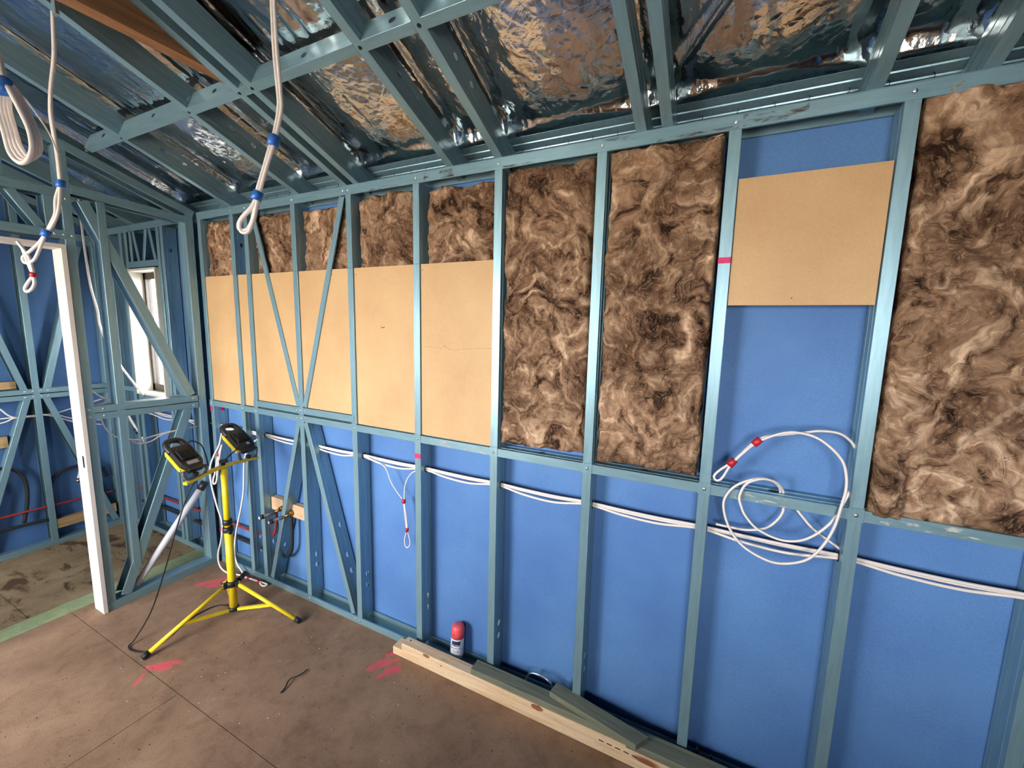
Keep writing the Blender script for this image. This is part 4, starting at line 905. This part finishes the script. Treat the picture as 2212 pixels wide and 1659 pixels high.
# bowed cross bar
bl, bm_, br = Vector((-1.155, -0.52, 0.920)), Vector((-1.199, -0.297, 0.947)), Vector((-1.243, -0.073, 0.930))
bar_d = (br-bl).normalized(); bx = Vector((bar_d.y, -bar_d.x, 0)).normalized()
cb = MB(); pts = spline([bl, bl.lerp(bm_, .5)+Vector((0, 0, .004)), bm_, bm_.lerp(br, .5)+Vector((0, 0, .004)), br], 5)
V = []
for p in pts:
    for sx, sz in ((-0.014, -0.008), (0.014, -0.008), (0.014, 0.006), (-0.014, 0.006)): V.append(p+bx*sx+Vector((0, 0, sz)))
n = len(pts); Fs = [(i*4+k, i*4+(k+1) % 4, (i+1)*4+(k+1) % 4, (i+1)*4+k) for i in range(n-1) for k in range(4)]+[(3, 2, 1, 0), tuple((n-1)*4+k for k in range(4))]
cb.add(V, Fs).build('cross_bar', YELLOW, W)
MB().lathe([(0.008, 0), (0.008, 0.012), (0.022, 0.016), (0.024, 0.026), (0.016, 0.032)], 14, Matrix.Translation((-1.199, -0.297, 0.953))).build('bar_knob', BLACKP, W)
PH = math.radians(49)
def lamp_head(piv, sticker_wide):
    ar = Vector((bar_d.x, bar_d.y, 0)).normalized(); hb = Vector((-ar.y, ar.x, 0)); au = Vector((0, 0, 1))*math.cos(PH)+hb*math.sin(PH)
    nb = ar.cross(au)                                   # towards the back of the lamp
    if nb.x < 0: nb = -nb
    # local: x across, y up the lamp, z out of its back
    M = Matrix((ar, au, nb)).transposed().to_4x4(); M.translation = piv
    w = 0.056
    head = MB()
    body = [(-w*.80, 0.010), (w*.80, 0.010), (w, 0.034), (w, 0.138), (w*.86, 0.156), (-w*.86, 0.156), (-w, 0.138), (-w, 0.034)]
    head.prism(body, -0.006, 0.020, M); hd = head.build('lamp_head', BLACKP, W)
    rim = [(p[0]*1.10, (p[1]-0.08)*1.06+0.08) for p in body]
    MB().prism(rim, -0.028, -0.006, M).build('yellow_bezel', YELLOW, hd)
    inner = [(p[0]*0.94, (p[1]-0.08)*0.92+0.08) for p in body]
    MB().prism(inner, -0.0295, -0.0275, M).build('lens', PVC, hd)
    for k in range(11):
        x = -0.040+k*0.008; MB().box((x-0.0018, 0.056, 0.018), (x+0.0018, 0.122, 0.031), M).build('cooling_fin', BLACKP, hd)
    # carry handle: a loop above the body
    hp = [(-w*.84, 0.130, 0.002), (-w*.84, 0.170, 0.002), (-w*.62, 0.200, 0.002), (0, 0.210, 0.002), (w*.62, 0.200, 0.002), (w*.84, 0.170, 0.002), (w*.84, 0.130, 0.002)]
    MB().tube([M @ p for p in spline(hp, 6)], 0.0155, 10).build('carry_handle', BLACKP, hd)
    MB().box((-0.030, 0.112, 0.016), (0.030, 0.136, 0.030), M).build('cable_gland', BLACKP, hd)
    if sticker_wide: MB().box((-0.030, 0.022, 0.0195), (0.030, 0.044, 0.0206), M).build('rating_sticker', STICKER, hd)
    else: MB().box((0.004, 0.026, 0.0195), (0.024, 0.044, 0.0206), M).build('rating_sticker', STICKER, hd)
    # swivel block, U bracket and knob
    MB().box((-0.040, -0.012, -0.014), (0.040, 0.014, 0.018), M).build('pivot_block', BLACKP, hd)
    base = Vector((piv.x, piv.y, 0)); zb = 0.938
    top = piv+au*0.002
    U = [top-ar*0.060, top-ar*0.062+Vector((0, 0, -0.02)), Vector((piv.x, piv.y, zb))-ar*0.046, Vector((piv.x, piv.y, zb)), Vector((piv.x, piv.y, zb))+ar*0.046, top+ar*0.062+Vector((0, 0, -0.02)), top+ar*0.060]
    MB().tube(spline(U, 5), 0.0085, 8).build('u_bracket', GREYP, hd)
    MB().lathe([(0.006, 0), (0.006, 0.010), (0.016, 0.013), (0.016, 0.024), (0.010, 0.028)], 12, Matrix.Translation((piv.x, piv.y, zb))).build('bracket_knob', BLACKP, hd)
    MB().tube([M @ Vector(p) for p in ((-0.066, 0.0, 0.0), (-0.074, -0.004, 0.004), (-0.080, 0.004, 0.006), (-0.072, 0.010, 0.004))], 0.004, 6).build('wing_nut', CHROME, hd)
    return hd, M
h1, M1 = lamp_head(Vector((-1.165, -0.462, 0.988)), True)
h2, M2 = lamp_head(Vector((-1.228, -0.135, 1.000)), False)
# leads from the heads, and the power cord to the floor
p = M1 @ Vector((0.02, 0.13, 0.03)); MB().tube(spline([p, M1 @ Vector((0.05, 0.15, 0.045)), M1 @ Vector((0.095, 0.12, 0.03)), M1 @ Vector((0.10, 0.06, 0.0)), M1 @ Vector((0.085, 0.0, -0.02))], 8), 0.0035, 7).build('lamp_lead', BLACKR, W)
p = M2 @ Vector((0.0, 0.12, 0.032)); MB().tube(spline([p, M2 @ Vector((-0.04, 0.08, 0.04)), M2 @ Vector((-0.07, 0.02, 0.03)), Vector((-1.20, -0.30, 0.97)), Vector((-1.19, -0.33, 0.90))], 8), 0.0035, 7).build('lamp_lead', BLACKR, W)
MB().tube(spline([(-1.165, -0.44, 0.94), (-1.17, -0.50, 0.86), (-1.20, -0.56, 0.66), (-1.27, -0.60, 0.42), (-1.36, -0.64, 0.18), (-1.42, -0.70, 0.03), (-1.42, -0.73, 0.006), (-1.36, -0.735, 0.005), (-1.29, -0.70, 0.005), (-1.31, -0.60, 0.005), (-1.36, -0.50, 0.005), (-1.38, -0.40, 0.005), (-1.36, -0.31, 0.005), (-1.30, -0.28, 0.006)], 8), 0.0035, 7).build('power_cord', BLACKR, W)

# ---- timber offcuts along the wall foot
def timber(x0, x1, yf, yb, z0, z1, mat, label, rot=0.0, skew=0.0, cut=0.0):
    c = Vector(((x0+x1)/2, (yf+yb)/2, 0)); L = (x1-x0)/2; wv = (yb-yf)/2
    bm = bmesh.new(); bmesh.ops.create_cube(bm, size=1.0)
    for v in bm.verts:
        v.co = Vector((v.co.x*2*L, v.co.y*2*wv, z0 if v.co.z < 0 else z1))
        if v.co.x > 0 and v.co.y < 0: v.co.x -= cut
    bmesh.ops.bevel(bm, geom=bm.edges[:], offset=0.0025, segments=2, affect='EDGES', profile=0.5)
    me = bpy.data.meshes.new('timber_offcut'); bm.to_mesh(me); bm.free(); me.materials.append(mat)
    o = bpy.data.objects.new('timber_offcut', me); o.matrix_basis = Matrix.Translation(c) @ Matrix.Rotation(rot, 4, 'Z'); link(o)
    return tag(o, label, 'timber', 'timber offcuts along the wall')
tA = timber(-0.118, 1.75, -0.079, -0.006, 0.001, 0.045, PINE, 'lowest pale pine length lying on the floor by the wall')
tB = timber(-0.052, 1.70, -0.084, -0.026, 0.0455, 0.090, PINE, 'upper pale pine length with knots, stacked on another pine length')
tC = timber(0.385, 1.14, -0.079, -0.012, 0.0905, 0.119, TREATED, 'green-grey treated timber lying flat on the pine lengths')
tD = timber(0.790, 1.225, -0.0825, -0.0145, 0.1195, 0.146, TREATED, 'short green treated offcut lying askew on top of the stack', rot=-0.175, cut=0.03)
tE = timber(1.145, 2.05, -0.092, -0.012, 0.0905, 0.122, TREATED, 'long green-grey treated timber at the right end of the stack')
MB().add([(1.03+i*.035+dx, -0.0845, 0.060-i*.0005+dz) for i in range(5) for dx, dz in ((0, 0), (.022, -.001), (.024, .004), (.002, .005))], [tuple(i*4+k for k in range(4)) for i in range(5)]).build('grade_stamp', STAMP, tB)
KNOT = mat_plain('pine_knot', (150, 92, 60), 0.7, 0, 0.35, 160)
for (x, z, rx, rz) in ((0.115, 0.082, 0.022, 0.0085), (0.745, 0.078, 0.030, 0.013), (0.21, 0.064, 0.008, 0.003), (1.32, 0.07, 0.018, 0.008)):
    MB().add([(x+rx*math.cos(a*math.pi/9), -0.0846, z+rz*math.sin(a*math.pi/9)+0.12*rz*math.sin(a*2.1)) for a in range(18)], [tuple(range(18))]).build('knot', KNOT, tB)
MB().cyl((-0.02, -0.045, 0.0895), (-0.02, -0.045, 0.0904), 0.005, 10).build('screw_hole', STAMP, tB)

# ---- spray can standing in the bottom plate, leaning on the wrap
canc = Vector((0.228, 0.032, 0.046))
can = empty('spray_can', tuple(canc), label='white marking spray can with coral red cap behind the timber', cat='spray can')
Mc = Matrix.Translation(canc) @ Matrix.Diagonal((1.06, 1.06, 0.87, 1)) @ Matrix.Rotation(math.radians(-4), 4, 'X') @ Matrix.Rotation(math.radians(12), 4, 'Z')
Rc = 0.0335
cb_ = MB().lathe([(Rc*.80, 0.0), (Rc*.93, 0.003), (Rc, 0.010), (Rc, 0.118), (Rc*.97, 0.124)], 32, Mc).build('can_body', CANBODY, can)
cap = MB().lathe([(Rc*1.0, 0.122), (Rc*1.0, 0.160), (Rc*.96, 0.178), (Rc*.82, 0.192), (Rc*.55, 0.199), (Rc*.25, 0.200)], 32, Mc).build('cap', CANCAP, can)
def wrap_pts(P, rad):
    return [Mc @ Vector((rad*math.sin(x/rad), -rad*math.cos(x/rad), z)) for x, z in P]
def curved_patch(name, x0, x1, z0, z1, rad, mat, parent, skew=0.0):
    n = 12; V = []
    for i in range(n+1):
        x = x0+(x1-x0)*i/n; V += [(x+skew*0, z0), (x+skew, z1)]
    return MB().add(wrap_pts(V, rad), [(2*i, 2*i+2, 2*i+3, 2*i+1) for i in range(n)], True).build(name, mat, parent)
lab = curved_patch('label_panel', -0.021, 0.025, 0.083, 0.114, Rc+0.0004, NAVY, cb_, 0.003)
curved_patch('nozzle_slot', -0.016, -0.002, 0.150, 0.1535, Rc+0.0006, mat_plain('dark_slot', (120, 30, 36), 0.7), cap)
cp = MB().lathe([(0.0085, 0), (0.0085, 0.001)], 14, Mc @ Matrix.Translation((0, -0.012, 0.1935)) @ Matrix.Rotation(math.radians(38), 4, 'X')).build('finger_dimple', mat_plain('deep_coral', (196, 44, 60), 0.6), cap)
def wrapped_text(txt, size, x, z, rad, mat, parent, shear=0.0):
    cu = bpy.data.curves.new('lettering', 'FONT'); cu.body = txt; cu.size = size; cu.align_x = 'CENTER'; cu.shear = shear; cu.resolution_u = 2
    tmp = bpy.data.objects.new('lettering_src', cu); col.objects.link(tmp); bpy.context.view_layer.update()
    me = bpy.data.meshes.new_from_object(tmp.evaluated_get(bpy.context.evaluated_depsgraph_get()))
    bpy.data.objects.remove(tmp); bpy.data.curves.remove(cu)
    for v in me.vertices:
        X_ = v.co.x+x; v.co = Mc @ Vector((rad*math.sin(X_/rad), -rad*math.cos(X_/rad), z+v.co.y))
    me.materials.clear(); me.materials.append(mat); me.name = 'lettering'
    return link(bpy.data.objects.new('lettering', me), parent)
wrapped_text('Dy-Mark', 0.0105, 0.0025, 0.0865, Rc+0.0009, WHITEP, lab, 0.3)
wrapped_text('SPRAY &', 0.0150, 0.001, 0.064, Rc+0.0007, INK, cb_, 0.1)
wrapped_text('Mark', 0.0175, 0.001, 0.045, Rc+0.0007, INK, cb_, 0.1)
for k in range(2): curved_patch('small_print', -0.012, 0.014, 0.038-0.006*k, 0.0395-0.006*k, Rc+0.0005, STICKER, cb_)

# ---- bits behind and beside the stack
tag(MB().tube(spline([(0.632, 0.025, 0.05), (0.643, 0.023, 0.100), (0.660, 0.022, 0.130), (0.688, 0.021, 0.142), (0.733, 0.021, 0.140), (0.766, 0.023, 0.124), (0.779, 0.025, 0.090), (0.783, 0.026, 0.045)], 8), 0.0052, 10).build('steel_handle', CHROME), 'bent chrome rod handle sticking up behind the green timber', 'handle')
o = MB().bevbox((1.40, 0.012, 0.045), (1.47, 0.05, 0.075), 0.003).bevbox((1.404, 0.02, 0.07), (1.411, 0.03, 0.118), 0.002).bevbox((1.457, 0.02, 0.07), (1.464, 0.03, 0.108), 0.002).build('pipe_clip', BLACKR)
tag(o, 'small black two-pronged clip in the bottom plate at lower right', 'clip')
tag(MB().tube(spline([(-0.430, -0.375, 0.004), (-0.421, -0.40, 0.010), (-0.425, -0.43, 0.014), (-0.445, -0.452, 0.009), (-0.440, -0.475, 0.012), (-0.425, -0.50, 0.006), (-0.418, -0.53, 0.004)], 8), 0.0042, 6, flat=0.35).build('plastic_strip', BLACKR), 'curled black plastic strip lying on the brown floor', 'offcut')
